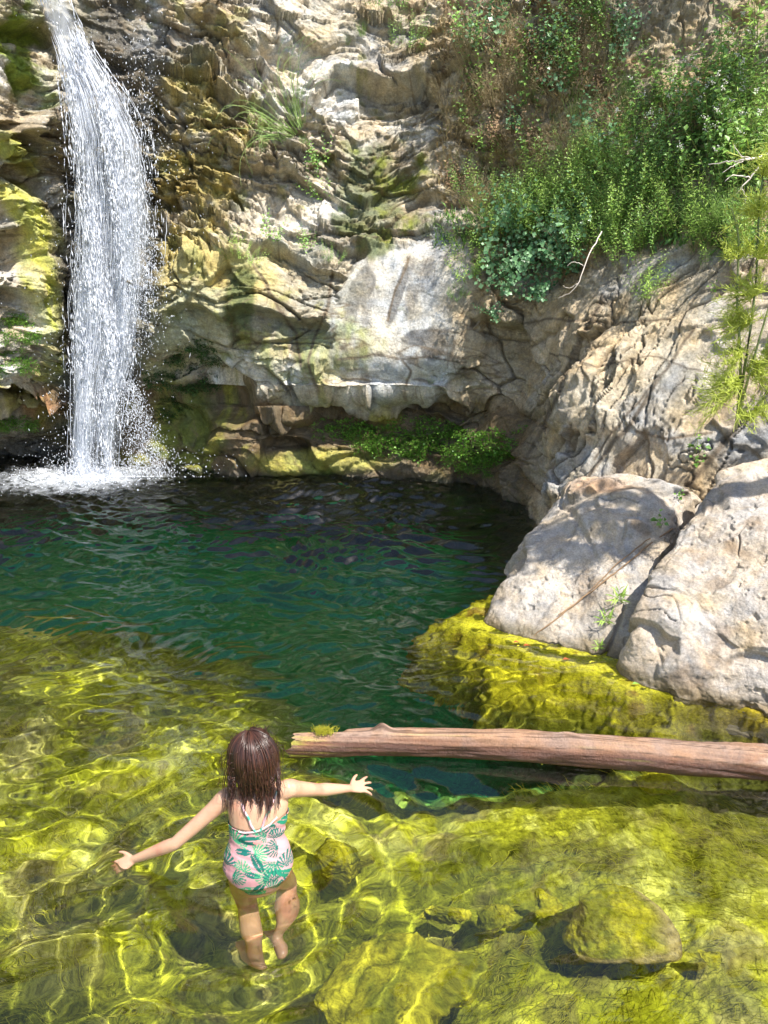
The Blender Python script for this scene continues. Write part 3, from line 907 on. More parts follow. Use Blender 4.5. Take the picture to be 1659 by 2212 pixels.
def veil_material(name, lo, hi, sx, sz, amt):
    m, t, N, L, b = nodes_of(name)
    b.inputs['Base Color'].default_value = (0.84, 0.88, 0.95, 1); b.inputs['Roughness'].default_value = .3
    tr = N.new('ShaderNodeBsdfTranslucent'); tr.inputs['Color'].default_value = (0.86, 0.89, 0.97, 1)
    m1 = N.new('ShaderNodeMixShader'); m1.inputs['Fac'].default_value = .4
    L.new(b.outputs[0], m1.inputs[1]); L.new(tr.outputs[0], m1.inputs[2])
    tc = N.new('ShaderNodeTexCoord'); mp = N.new('ShaderNodeMapping'); mp.inputs['Scale'].default_value = (sx, sx, sz)
    L.new(tc.outputs['Object'], mp.inputs['Vector'])
    n = N.new('ShaderNodeTexNoise'); n.inputs['Scale'].default_value = 1; n.inputs['Detail'].default_value = 7; n.inputs['Roughness'].default_value = .65
    n.inputs['Distortion'].default_value = .4
    L.new(mp.outputs[0], n.inputs['Vector'])
    at = N.new('ShaderNodeAttribute'); at.attribute_name = 'Var'
    mr = N.new('ShaderNodeMapRange'); mr.inputs['From Min'].default_value = lo; mr.inputs['From Max'].default_value = hi
    mr.inputs['To Max'].default_value = amt
    ad = N.new('ShaderNodeMath'); ad.operation = 'MULTIPLY_ADD'; ad.inputs[1].default_value = .5
    L.new(at.outputs['Fac'], ad.inputs[0]); L.new(n.outputs['Fac'], ad.inputs[2])
    L.new(ad.outputs[0], mr.inputs['Value'])
    mu = N.new('ShaderNodeMath'); mu.operation = 'MULTIPLY'
    L.new(mr.outputs[0], mu.inputs[0]); L.new(at.outputs['Fac'], mu.inputs[1])
    tp = N.new('ShaderNodeBsdfTransparent')
    m2 = N.new('ShaderNodeMixShader')
    L.new(mu.outputs[0], m2.inputs['Fac']); L.new(tp.outputs[0], m2.inputs[1]); L.new(m1.outputs[0], m2.inputs[2])
    L.new(m2.outputs[0], N['Material Output'].inputs['Surface'])
    return m

PYK = [-160, 0, 100, 200, 300, 450, 600, 750, 850, 950, 1035]
CXK = [60, 110, 156, 202, 234, 246, 242, 230, 214, 206, 204]
HWK = [36, 32, 42, 64, 82, 94, 92, 82, 64, 56, 54]
FALL_Y = 7.62
def fall_point(u, py_, depth):
    """u in -1..1 across the stream"""
    cx = np.interp(py_, PYK, CXK); hw = np.interp(py_, PYK, HWK)
    pxx = cx + u * hw
    cxn = (pxx - 829.5) / F_PX; cyn = (1106 - py_) / F_PX
    dy = cp + cyn * sp_; dz = -sp_ + cyn * cp
    y = FALL_Y + depth + .12 * smooth(300, -100, py_)
    t = y / dy
    return np.stack([cxn * t, y, CAM.z + dz * t], -1)
nd = 34000
pyd = rng.uniform(-160, 1040, nd)
ud = np.clip(rng.normal(0, .46, nd), -1.15, 1.15)
sel = rng.random(nd) < np.interp(pyd, [-160, 100, 250, 700, 1040], [.75, .8, .9, 1, 1])
# two denser streams below mid-height
k = (pyd > 480) & (rng.random(nd) < .55)
ud = np.where(k, np.where(rng.random(nd) < .64, rng.normal(-.50, .17, nd), rng.normal(.35, .22, nd)), ud)
Cd = fall_point(ud, pyd, rng.normal(0, .10, nd))
clump = fbm(np.stack([Cd[:, 0] * 11, Cd[:, 1] * 3, Cd[:, 2] * 1.5], -1), 3, seed=501)
sel &= (clump > -.08 + .22 * rng.random(nd))
Cd = Cd[sel]; pyd = pyd[sel]; ud = ud[sel]
nd = len(Cd)
Ad = np.stack([rng.normal(0, .12, nd) + .3 * smooth(300, 0, pyd), rng.normal(0, .2, nd), -np.ones(nd)], -1)
Ld = rng.gamma(2.0, .014, nd) + .005
Rd = rng.gamma(3, .00085, nd) + .0011
V1, F1_ = drops_mesh(Cd, Ad, Ld, Rd)
# side spill off the ledge to the right, stray drops all round
def stray(n, cx, cy, rx, ry, ydep, lmin=.003, rr=.003):
    qx = rng.normal(cx, rx, n); qy = rng.normal(cy, ry, n); qy = np.minimum(qy, 1030)
    cxn = (qx - 829.5) / F_PX; cyn = (1106 - qy) / F_PX
    t = (ydep + rng.normal(0, .12, n)) / (cp + cyn * sp_)
    C = np.stack([cxn * t, t * (cp + cyn * sp_), CAM.z + t * (-sp_ + cyn * cp)], -1)
    return C
ns = 2600
qy = rng.uniform(820, 1030, ns); f = (qy - 820) / 210
qx = 275 + (f ** .7) * 75 + rng.normal(0, 9 + 10 * f, ns) - rng.random(ns) ** 2 * 60
cxn = (qx - 829.5) / F_PX; cyn = (1106 - qy) / F_PX
t = (FALL_Y - .08) / (cp + cyn * sp_)
Cs = np.stack([cxn * t, t * (cp + cyn * sp_), CAM.z + t * (-sp_ + cyn * cp)], -1)
Cs = np.concatenate([Cs, stray(1600, 240, 500, 75, 260, 7.5), stray(1500, 305, 620, 26, 70, 7.45), stray(900, 215, 900, 60, 110, 7.4), stray(600, 315, 330, 20, 140, 7.5),
                     stray(1100, 250, 1010, 100, 22, 7.3)])
Cs = Cs[Cs[:, 2] > .0]
n_ = len(Cs)
V2, F2_ = drops_mesh(Cs, np.stack([rng.normal(0, .5, n_), rng.normal(0, .3, n_), -np.ones(n_)], -1), rng.gamma(2, .003, n_) + .002, rng.gamma(3, .0006, n_) + .0010)
# falling ropes of water
paths, rads = [], []
for _ in range(1300):
    u0 = rng.normal(-.48, .20) if rng.random() < .62 else rng.normal(.3, .3)
    p0 = rng.uniform(60, 900); p1 = min(1040, p0 + rng.uniform(40, 170))
    pp = np.linspace(p0, p1, 12)
    un = u0 + np.cumsum(rng.normal(0, .012, 12))
    paths.append(fall_point(un, pp, rng.normal(0, .06)))
    rads.append(0.0026 * np.sin(np.linspace(.1, 3.0, 12)) * rng.uniform(.5, 1.3) * rng.uniform(.5, 1.5, 12))
V3, F3_, _ = tube_mesh(paths, rads, 4)
tri3 = np.concatenate([F3_[:, [0, 1, 2]], F3_[:, [0, 2, 3]]])
Vw = np.concatenate([V1, V2, V3]); Fw = np.concatenate([F1_, F2_ + len(V1), tri3 + len(V1) + len(V2)])
fall_o = tag(link('waterfall', mesh_np('waterfall', Vw, Fw), m_fall), 'white waterfall dropping from the cliff top at the left into the pool', 'waterfall', kind='structure')
# the broken sheets inside it
for kk, (dep, seed) in enumerate(((.10, 0), (-.02, 3))):
    uu_ = np.linspace(-1.08, 1.08, 50); pp_ = np.linspace(-170, 1042, 220)
    UU, PP = np.meshgrid(uu_, pp_, indexing='ij')
    S = fall_point(UU, PP, dep)
    S[..., 1] += .06 * fbm(S.reshape(-1, 3) * np.array([4, 1, 1.2]) + seed, 3, seed=510 + kk).reshape(UU.shape)
    dens = smooth(1.08, .55, np.abs(UU))
    core = np.exp(-((UU + .5) / .28) ** 2) * smooth(380, 700, PP) + .55 * np.exp(-((UU - .35) / .25) ** 2) * smooth(200, 500, PP) * smooth(1000, 800, PP)
    dens = dens * (.48 + .12 * smooth(250, 0, PP)) + core * .85
    dens *= .8 + .5 * fbm(S.reshape(-1, 3) * np.array([7, 2, .8]) + seed * 2, 3, seed=520 + kk).reshape(UU.shape)
    me_ = mesh_np('water_sheet', S, grid_faces(*UU.shape), attrs={'Var': np.clip(dens, 0, 1)})
    link('water_sheet', me_, veil_material('veil', .50, .92, 16, 3.2, 1.0), parent=fall_o)

# foam where it lands
fu = np.linspace(-4.6, -1.2, 150); fv = np.linspace(6.2, 8.1, 110)
FU, FV = np.meshgrid(fu, fv, indexing='ij')
iz = np.clip(np.searchsorted(wxs, FU), 0, len(wxs) - 1); jz = np.clip(np.searchsorted(wys, FV), 0, len(wys) - 1)
rr_ = np.sqrt(((FU + 3.15) / 1.45) ** 2 + ((FV - 7.62) / .95) ** 2)
core = smooth(1.0, .15, rr_)
core2 = smooth(1.0, .1, np.sqrt(((FU + 2.95) / .36) ** 2 + ((FV - 7.62) / .26) ** 2))
FQ = np.stack([FU, FV, FU * 0], -1).reshape(-1, 3)
fz = HW[iz, jz] + .006 + core2 * (.05 + .05 * fbm(FQ * 9, 4, seed=530).reshape(FU.shape)) + core * .012 * fbm(FQ * 14, 3, seed=531).reshape(FU.shape)
dens = core * .80 + core2 * .7
link('foam', mesh_np('foam', np.stack([FU, FV, fz], -1), grid_faces(*FU.shape), attrs={'Var': np.clip(dens, 0, 1)}), veil_material('foam_water', .62, .92, 11, 11, 1.0), parent=fall_o)
nsp = 2200
a_ = rng.uniform(0, 6.28, nsp); r_ = np.abs(rng.normal(0, .5, nsp))
Cf = np.stack([-2.98 + .75 * r_ * np.cos(a_), 7.55 + .5 * r_ * np.sin(a_), .01 + rng.gamma(1.3, .05, nsp) * np.exp(-r_)], -1)
Vf, Ff = drops_mesh(Cf, rng.normal(0, 1, (nsp, 3)), rng.gamma(2, .003, nsp) + .003, rng.gamma(2, .0012, nsp) + .0014)
link('splash', mesh_np('splash', Vf, Ff), m_fall, fall_o)

# ------------------------------------------------------------------ floating log
lp = [(632, 1607, 26), (720, 1606, 27), (830, 1604, 28), (1000, 1607, 30), (1250, 1619, 31), (1500, 1637, 32), (1659, 1648, 34), (2100, 1690, 36), (2620, 1742, 38)]
LQ = []
for a, b, r in lp:
    q = at_z(a, b, .045)
    LQ.append((*q, r * .5 / .5 * (q - CAM).length / F_PX))
LQ = np.array(LQ)
ul = np.linspace(0, len(LQ) - 1, 620)
LP = catmull(LQ, ul)
axis = np.gradient(LP[:, :3], axis=0); axis /= np.linalg.norm(axis, axis=1)[:, None]
sN = np.cross(axis, [0, 0, 1.0]); sN /= np.linalg.norm(sN, axis=1)[:, None]
uN = np.cross(sN, axis)
nth = 96
th = np.linspace(0, 2 * math.pi, nth, endpoint=False)
LEN = np.concatenate([[0], np.cumsum(np.linalg.norm(np.diff(LP[:, :3], axis=0), axis=1))])
TH, LL = np.meshgrid(th, LEN)
TW = TH + LL * .35 + .25 * np.sin(LL * 3.1)
q = np.stack([np.cos(TW) * .6, np.sin(TW) * .6, LL * .75], -1).reshape(-1, 3)
groove = fbm(q * np.array([7, 7, 1.6]), 5, gain=.6, seed=601, ridged=True).reshape(TH.shape)
lump = fbm(q * np.array([1.6, 1.6, 2.4]), 3, seed=602).reshape(TH.shape)
lump2 = fbm(q * np.array([3.5, 3.5, 9]), 3, seed=612).reshape(TH.shape)
rad = LP[:, 3][:, None] * (1 + .20 * lump + .09 * groove + .07 * lump2)
def knot(l0, t0, sl, st, amp):
    global rad
    d_ = ((LL - l0) / sl) ** 2 + ((((TH - t0 + math.pi) % (2 * math.pi)) - math.pi) / st) ** 2
    rad = rad + amp * np.exp(-d_)
knot(.40, 1.6, .035, .3, .034); knot(1.22, 1.5, .05, .3, .012); knot(.95, 2.6, .07, .4, .010); knot(1.6, 2.3, .10, .4, .010)
# split and weathered near the broken end
rad = rad * (1 - .98 * smooth(LEN[-1] - .06, LEN[-1], LL))
notch = smooth(.25, .20, LL) * smooth(.55, .2, np.abs(((TH - 2.15 + math.pi) % (2 * math.pi)) - math.pi))
rad = rad - notch * .030
LV = LP[:, None, :3] + rad[..., None] * (np.cos(TH)[..., None] * sN[:, None] + np.sin(TH)[..., None] * uN[:, None])
jag = .55 * fbm(np.stack([np.cos(th) * 2.2, np.sin(th) * 2.2, th * 0], -1), 4, gain=.7, seed=603) * .075
endw = smooth(.18, 0, LL)
LV = LV - axis[:, None] * ((jag[None] * endw))[..., None]
lc = np.zeros(TH.shape + (3,)) + np.array([0.14, 0.06, 0.035])
lc = mixc(lc, [0.25, 0.13, 0.08], smooth(.1, .55, groove))
lc = mixc(lc, [0.17, 0.075, 0.045], smooth(-.1, .35, fbm(q * np.array([4, 4, 1.1]), 5, gain=.6, seed=604).reshape(TH.shape)) * .8)
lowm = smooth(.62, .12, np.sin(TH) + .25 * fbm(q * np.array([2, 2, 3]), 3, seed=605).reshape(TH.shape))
lc = mixc(lc, [0.075, 0.03, 0.018], lowm * .9)  # wet underside, its shade also painted into the wood
lc = mixc(lc, [0.42, 0.40, 0.05], smooth(.3, .0, LL) * smooth(0, .35, fbm(q * np.array([5, 5, 4]), 4, seed=606).reshape(TH.shape)) * .8)
lc = mixc(lc, [0.45, 0.42, 0.08], smooth(.45, .7, fbm(q * np.array([3, 3, 2]), 4, seed=607).reshape(TH.shape)) * .5)
lc = mixc(lc, [0.80, 0.74, 0.70], smooth(1.75, 1.9, LL) * smooth(.3, .6, np.sin(TH)) * smooth(-.1, .2, lump) * .7)
lc = mixc(lc, [0.16, 0.09, 0.05], notch * .6)
lc = mixc(lc, [0.46, 0.31, 0.22], smooth(.4, 1.0, np.sin(TH) + .5 * fbm(q * np.array([5, 5, .8]), 4, seed=615).reshape(TH.shape)) * .6)  # sunlit top painted as paler wood
ck = smooth(.07, .01, np.abs(fbm(q * np.array([3.2, 3.2, .35]), 4, .55, seed=616)).reshape(TH.shape))
lc = mixc(lc, [0.07, 0.035, 0.02], ck * .85)
lc = mixc(lc, [0.06, 0.03, 0.02], smooth(-.45, -.7, groove) * .8)
wl = np.clip(lowm * .25 + smooth(1.5, 1.8, LL) * .35 + .05, 0, 1)
i = np.arange(LV.shape[0] * nth).reshape(-1, nth); j = np.roll(i, -1, 1)
LFc = np.stack([i[:-1], i[1:], j[1:], j[:-1]], -1).reshape(-1, 4)
ring0 = LV[0]; cen = ring0.mean(0) + axis[0] * .05
inner = ring0 * .35 + cen * .65 + axis[0] * (.03 + .04 * fbm(ring0 * 60, 2, seed=9))[:, None]
n0 = LV.shape[0] * nth
LVa = np.concatenate([LV.reshape(-1, 3), inner, [cen + axis[0] * .03]])
ii = np.arange(nth)
cap1 = np.stack([ii, (ii + 1) % nth, n0 + (ii + 1) % nth, n0 + ii], -1)
cap2 = np.stack([n0 + ii, n0 + (ii + 1) % nth, np.full(nth, n0 + nth), np.full(nth, n0 + nth)], -1)
lca = np.concatenate([lc.reshape(-1, 3), np.tile([0.35, .27, .10], (nth, 1)), [[.1, .06, .04]]])
wla = np.concatenate([wl.ravel(), np.zeros(nth + 1)])
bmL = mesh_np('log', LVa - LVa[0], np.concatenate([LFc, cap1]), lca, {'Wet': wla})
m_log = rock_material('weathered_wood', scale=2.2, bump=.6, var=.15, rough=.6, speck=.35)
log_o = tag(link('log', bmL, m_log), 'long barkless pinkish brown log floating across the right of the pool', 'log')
log_o.location = LVa[0]
log_o.cycles.is_caustics_receiver = True

# fuzzy algae tuft on the end
m_fuzz = leaf_material('algae_threads', (0.42, 0.42, 0.03), (0.68, 0.64, 0.06), rough=.7, trans=.4)
def fuzz(name, centre, n, sx, sy, h, parent=None, org=(0, 0, 0), rad=.0012):
    ps, rs = [], []
    for _ in range(n):
        x, y = rng.normal(0, sx), rng.normal(0, sy)
        d = np.array([rng.normal(0, .6), rng.normal(0, .6), 1.0])
        L_ = h * rng.uniform(.4, 1.1)
        p = np.array(centre) - np.array(org) + np.array([x, y, 0])
        tt = np.linspace(0, 1, 5)[:, None]
        ps.append(p + d * tt * L_ + rng.normal(0, L_ * .12, (5, 3)))
        rs.append(np.linspace(rad, rad * .4, 5))
    V, F, T = tube_mesh(ps, rs, 3)
    return link(name, mesh_np(name, V, F, attrs={'Var': ((T * .618) % 1)}), m_fuzz, parent)
tq = at_z(700, 1582, .11)
fuzz('algae_tuft', tq, 320, .022, .012, .022, log_o, LVa[0])

# ------------------------------------------------------------------ algae mat round the boulder foot
SHR = np.array([(0.75, 4.62), (0.60, 4.25), (0.78, 4.02), (1.27, 3.70), (1.88, 3.25), (2.9, 2.7)])
mx0, my0 = np.meshgrid(np.linspace(-.1, 2.9, 400), np.linspace(2.3, 4.9, 340), indexing='ij')
MQ = np.stack([mx0, my0, mx0 * 0], -1).reshape(-1, 3)
def seg_dist(X, Y, poly):
    best = np.full(X.shape, 9.0); sgn = np.ones(X.shape)
    for (ax, ay), (bx, by) in zip(poly[:-1], poly[1:]):
        dx, dy = bx - ax, by - ay
        t = np.clip(((X - ax) * dx + (Y - ay) * dy) / (dx * dx + dy * dy), 0, 1)
        d = np.hypot(X - ax - t * dx, Y - ay - t * dy)
        s_ = np.sign((X - ax) * dy - (Y - ay) * dx)
        m = d < best
        best = np.where(m, d, best); sgn = np.where(m, s_, sgn)
    return best * sgn          # positive on the pool side
sdm = seg_dist(mx0, my0, SHR)
ms = mx0.shape
n1 = fbm(MQ * 3, 5, gain=.6, seed=701).reshape(ms); n2 = fbm(MQ * 16, 4, gain=.6, seed=702).reshape(ms)
n3_ = fbm(MQ * np.array([30, 30, 1]) + np.stack([n1.ravel() * 4] * 3, -1), 3, seed=703).reshape(ms)
wdt = .06 + .13 * smooth(1.9, .9, mx0)
edge_d = sdm + n1 * .22 + n2 * .05
zt = -.008 - .15 * smooth(.05, wdt + .08, edge_d) - (.62 - .25 * smooth(1.0, 1.8, mx0)) * smooth(wdt * .6, wdt + .50, edge_d + n1 * .15) + n1 * .03 * smooth(.05, .2, edge_d) + n2 * .016 * smooth(.05, .15, edge_d) + n3_ * .006
zt = zt - smooth(1.5, 2.0, mx0) * .10 * smooth(.05, .3, edge_d)
mc = np.zeros(ms + (3,)) + np.array([.60, .54, .03])
mc = mixc(mc, [.74, .68, .06], smooth(.16, .02, edge_d))
mc = mixc(mc, [.22, .20, .02], smooth(-.15, .25, fbm(MQ * 4.5, 5, gain=.6, seed=704).reshape(ms)) * .85 * smooth(.08, .3, edge_d))
mc = mixc(mc, [.13, .12, .03], smooth(1.1, 1.8, mx0) * smooth(.06, .2, edge_d + n1 * .2) * .85)
mc = mixc(mc, [.12, .14, .03], smooth(.22, .45, edge_d + n1 * .3) * .75)
mc = mixc(mc, [.28, .13, .04], smooth(.25, .5, fbm(MQ * 7 + 3, 4, seed=705).reshape(ms)) * smooth(.3, .1, edge_d) * .7)
mc = mixc(mc, [.62, .38, .05], smooth(1.4, 1.9, mx0) * smooth(.2, .0, edge_d) * .6)
m_mat = algae_material('algae_mat_fibre', 60)
mf_ = grid_faces(*ms)[:, ::-1]
okv = ((sdm > -.35) & (zt > -.62)).ravel()
mf_ = mf_[okv[mf_].all(1)]
mat_o = tag(link('algae_mat', mesh_np('algae_mat', np.stack([mx0, my0, zt], -1), mf_, mc), m_mat),
            'thick yellow algae mat lying in the water round the foot of the boulders', 'algae', kind='stuff')
mat_o.cycles.is_caustics_receiver = True

# ------------------------------------------------------------------ stones under water
def under(px_, py_, depth):
    q = at_z(px_, py_, 0)
    d = ray(px_, py_).normalized()
    h = Vector((d.x, d.y, 0)); s = h.length / 1.33
    h.normalize()
    return q + h * depth * s / math.sqrt(1 - s * s) + Vector((0, 0, -depth))
def stone(px_, py_, dep, sx, sy, sz, label, seed, col, rot=0, n=70, bare=0.0, mat=None):
    c = under(px_, py_, dep)
    rs = np.random.default_rng(seed)
    pts = []
    for _ in range(16):
        v = rs.normal(0, 1, 3); v /= np.linalg.norm(v)
        v[2] = v[2] * .9
        x, y = v[0] * sx, v[1] * sy
        pts.append((c.x + x * math.cos(rot) - y * math.sin(rot), c.y + x * math.sin(rot) + y * math.cos(rot), c.z - sz * .35 + v[2] * sz))
    def fn(V, cc, wet, N_):
        g = np.zeros_like(cc) + np.array([.50, .46, .03])
        g = mixc(g, [.24, .25, .02], smooth(-.1, .4, fbm(V * 9, 4, seed=seed + 60)))
        up = N_[:, 2] + .6 * fbm(V * 4, 3, seed=seed + 61) + (c.y - V[:, 1]) * -1.2 + (c.x - V[:, 0]) * 3.5
        k = smooth(bare - .2, bare + .2, up) if bare else 1
        V = V + N_ * (np.asarray(k) * .012 * fbm(V * 40, 3, seed=seed + 62))[:, None]
        cc = np.zeros_like(cc) + np.array(col) * (1 + .25 * fbm(V * 12, 4, seed=seed + 63))[:, None]
        return V, mixc(cc, g, k * np.ones(len(V))), wet * 0
    o, _ = boulder('submerged_stone', pts, n, label, 'stone', seed, .5, col, fn, p=16, mat=m_bed)
    o.cycles.is_caustics_receiver = True
    o['group'] = 'stones lying on the pool bed'
    return o
stone(1318, 1975, .30, .27, .19, .20, 'largest submerged stone, bare tan on its right, algae cap on its left', 801, (.50, .40, .18), rot=-.5, n=130, bare=.35)
stone(1172, 1942, .36, .075, .07, .07, 'small round algae ball left of the largest submerged stone', 802, (.4, .38, .1))
stone(1085, 1965, .42, .11, .06, .08, 'wedge shaped algae stone left of the small round one', 803, (.4, .38, .1), rot=.3)
stone(960, 1965, .44, .12, .045, .07, 'long low algae stone between the swimmer and the wedge shaped one', 804, (.4, .38, .1), rot=.1)
stone(735, 1850, .50, .15, .10, .12, 'submerged stone just right of the swimmer at her waist', 805, (.30, .28, .1), rot=-.3)
stone(1420, 1690, .35, .10, .06, .07, 'flat pale submerged stone just below the log', 806, (.5, .42, .15), bare=.3)
stone(1535, 2060, .32, .07, .06, .06, 'small stone on the bed at the right, past the largest one', 807, (.4, .36, .12))
stone(870, 2110, .42, .36, .24, .16, 'broad flat algae hump in the foreground right of the swimmer\'s feet', 808, (.4, .38, .1), rot=.4, n=110)

# filaments of algae swaying up from the bed
def filaments(n, box, lmin, lmax, test, zfn):
    ps, rs = [], []
    drift = np.array([-.75, -.25, .35])
    k = 0
    while len(ps) < n and k < n * 8:
        k += 1
        x, y = rng.uniform(box[0], box[2]), rng.uniform(box[1], box[3])
        if not test(x, y): continue
        z = zfn(x, y)
        if z is None: continue
        L_ = rng.uniform(lmin, lmax)
        sw = 1.2 * math.sin(x * 2.3 + y * 1.7) 
        d = drift + np.array([.3 * math.cos(sw), .5 * math.sin(sw), 0]) + rng.normal(0, .35, 3)
        d[2] = abs(d[2]); d /= np.linalg.norm(d)
        tt = np.linspace(0, 1, 5)[:, None]
        p = np.array([x, y, z - .01]) + d * tt * L_ + rng.normal(0, .05, 3) * L_ * np.sin(tt * 5) + np.array([0, 0, .15]) * L_ * np.sin(tt * 3)
        p[:, 2] = np.minimum(p[:, 2], -.006)
        ps.append(p); rs.append(np.array([1, 1, .9, .7, .3]) * rng.uniform(.0007, .0016))
    V, F, T = tube_mesh(ps, rs, 3)
    return V, F, (T * .618) % 1
def fil_test(x, y):
    if y > edge_y(x) + .25 or (x + .45) ** 2 + (y - 2.15) ** 2 < .06: return False
    return rng.random() < .15 + 1.1 * max(0, math.sin(x * 3.1 + 1.3 * math.sin(y * 2.7)) * math.sin(y * 3.7 + x) + .25)
V, F, vv = filaments(15000, (-2.6, 1.15, 2.0, 3.9), .03, .11, fil_test, bed_z)
fo = tag(link('algae_filaments', mesh_np('algae_filaments', V, F, attrs={'Var': vv}), m_fuzz), 'fine yellow green algae threads swaying over the shallow bed', 'algae', kind='stuff')
fo.cycles.is_caustics_receiver = True
# ------------------------------------------------------------------ plants
def leaves_mesh(Pp, Dd, Nn, ln, wd, fold=.25, curl=.15):
    """one folded pointed leaf per row: base P, direction D, face normal N"""
    Dd = Dd / (np.linalg.norm(Dd, axis=1)[:, None] + 1e-9)
    S = np.cross(Dd, Nn); S /= np.linalg.norm(S, axis=1)[:, None] + 1e-9
    Nn = np.cross(S, Dd)
    ln = np.asarray(ln)[:, None]; wd = np.asarray(wd)[:, None]
    mid = Pp + Dd * ln * .42 - Nn * wd * fold * .0
    V = np.stack([Pp, Pp + Dd * ln * .40 + S * wd * .5 + Nn * wd * fold, Pp + Dd * ln * .95 - Nn * ln * curl,
                  Pp + Dd * ln * .40 - S * wd * .5 + Nn * wd * fold, mid], 1)
    f = np.array([[0, 1, 2, 4], [0, 4, 2, 3]])
    F = (f[None] + (np.arange(len(Pp)) * 5)[:, None, None]).reshape(-1, 4)
    return V.reshape(-1, 3), F

def round_leaves(Pp, Dd, Nn, r, lobes=0):
    """flat little blades, hexagonal / lobed outline"""
    Dd = Dd / (np.linalg.norm(Dd, axis=1)[:, None] + 1e-9)
    S = np.cross(Dd, Nn); S /= np.linalg.norm(S, axis=1)[:, None] + 1e-9
    k = 8
    a = np.linspace(0, 2 * math.pi, k, endpoint=False)
    rr = np.ones(k)
    if lobes: rr[1::2] = .62
    r = np.asarray(r)[:, None, None]
    C = Pp[:, None] + Dd[:, None] * r
    V = C + r * rr[None, :, None] * (np.cos(a)[None, :, None] * Dd[:, None] + np.sin(a)[None, :, None] * S[:, None])
    V = np.concatenate([C - r * .12 * Nn[:, None], V], 1)
    f = np.array([[0, 1 + 2 * q, 1 + (2 * q + 1) % k, 1 + (2 * q + 2) % k] for q in range(4)])
    F = (f[None] + (np.arange(len(Pp)) * (k + 1))[:, None, None]).reshape(-1, 4)
    return V.reshape(-1, 3), F

M = {
    'green': leaf_material('leaf_green', (0.08, 0.19, 0.03), (0.28, 0.48, 0.09)),
    'bright': leaf_material('leaf_bright', (0.20, 0.38, 0.05), (0.46, 0.64, 0.13), trans=.35),
    'dark': leaf_material('leaf_dark', (0.025, 0.07, 0.02), (0.08, 0.17, 0.04)),
    'blue': leaf_material('leaf_bluish', (0.06, 0.17, 0.06), (0.26, 0.46, 0.22), rough=.35),
    'fern': leaf_material('fern_leaf', (0.09, 0.24, 0.03), (0.26, 0.48, 0.07), trans=.3),
    'fennel': leaf_material('fennel_thread', (0.52, 0.62, 0.08), (0.78, 0.84, 0.20), trans=.35),
    'dry': leaf_material('dry_grass', (0.36, 0.26, 0.13), (0.68, 0.56, 0.34), rough=.8, trans=.15),
    'brown': leaf_material('dead_stalk', (0.14, 0.085, 0.045), (0.34, 0.22, 0.12), rough=.85, trans=.05),
    'stem': leaf_material('stem', (0.12, 0.16, 0.05), (0.30, 0.34, 0.12), trans=.05),
    'pale': leaf_material('bare_wood', (0.55, 0.47, 0.40), (0.78, 0.70, 0.62), rough=.7, trans=.0),
    'grass': leaf_material('grass_blade', (0.18, 0.34, 0.07), (0.48, 0.64, 0.22), trans=.3),
    'flower': leaf_material('white_flower', (0.70, 0.68, 0.60), (0.86, 0.84, 0.78), trans=.2),
    'red': leaf_material('red_leaf', (0.30, 0.05, 0.02), (0.50, 0.12, 0.04), trans=.2),
}

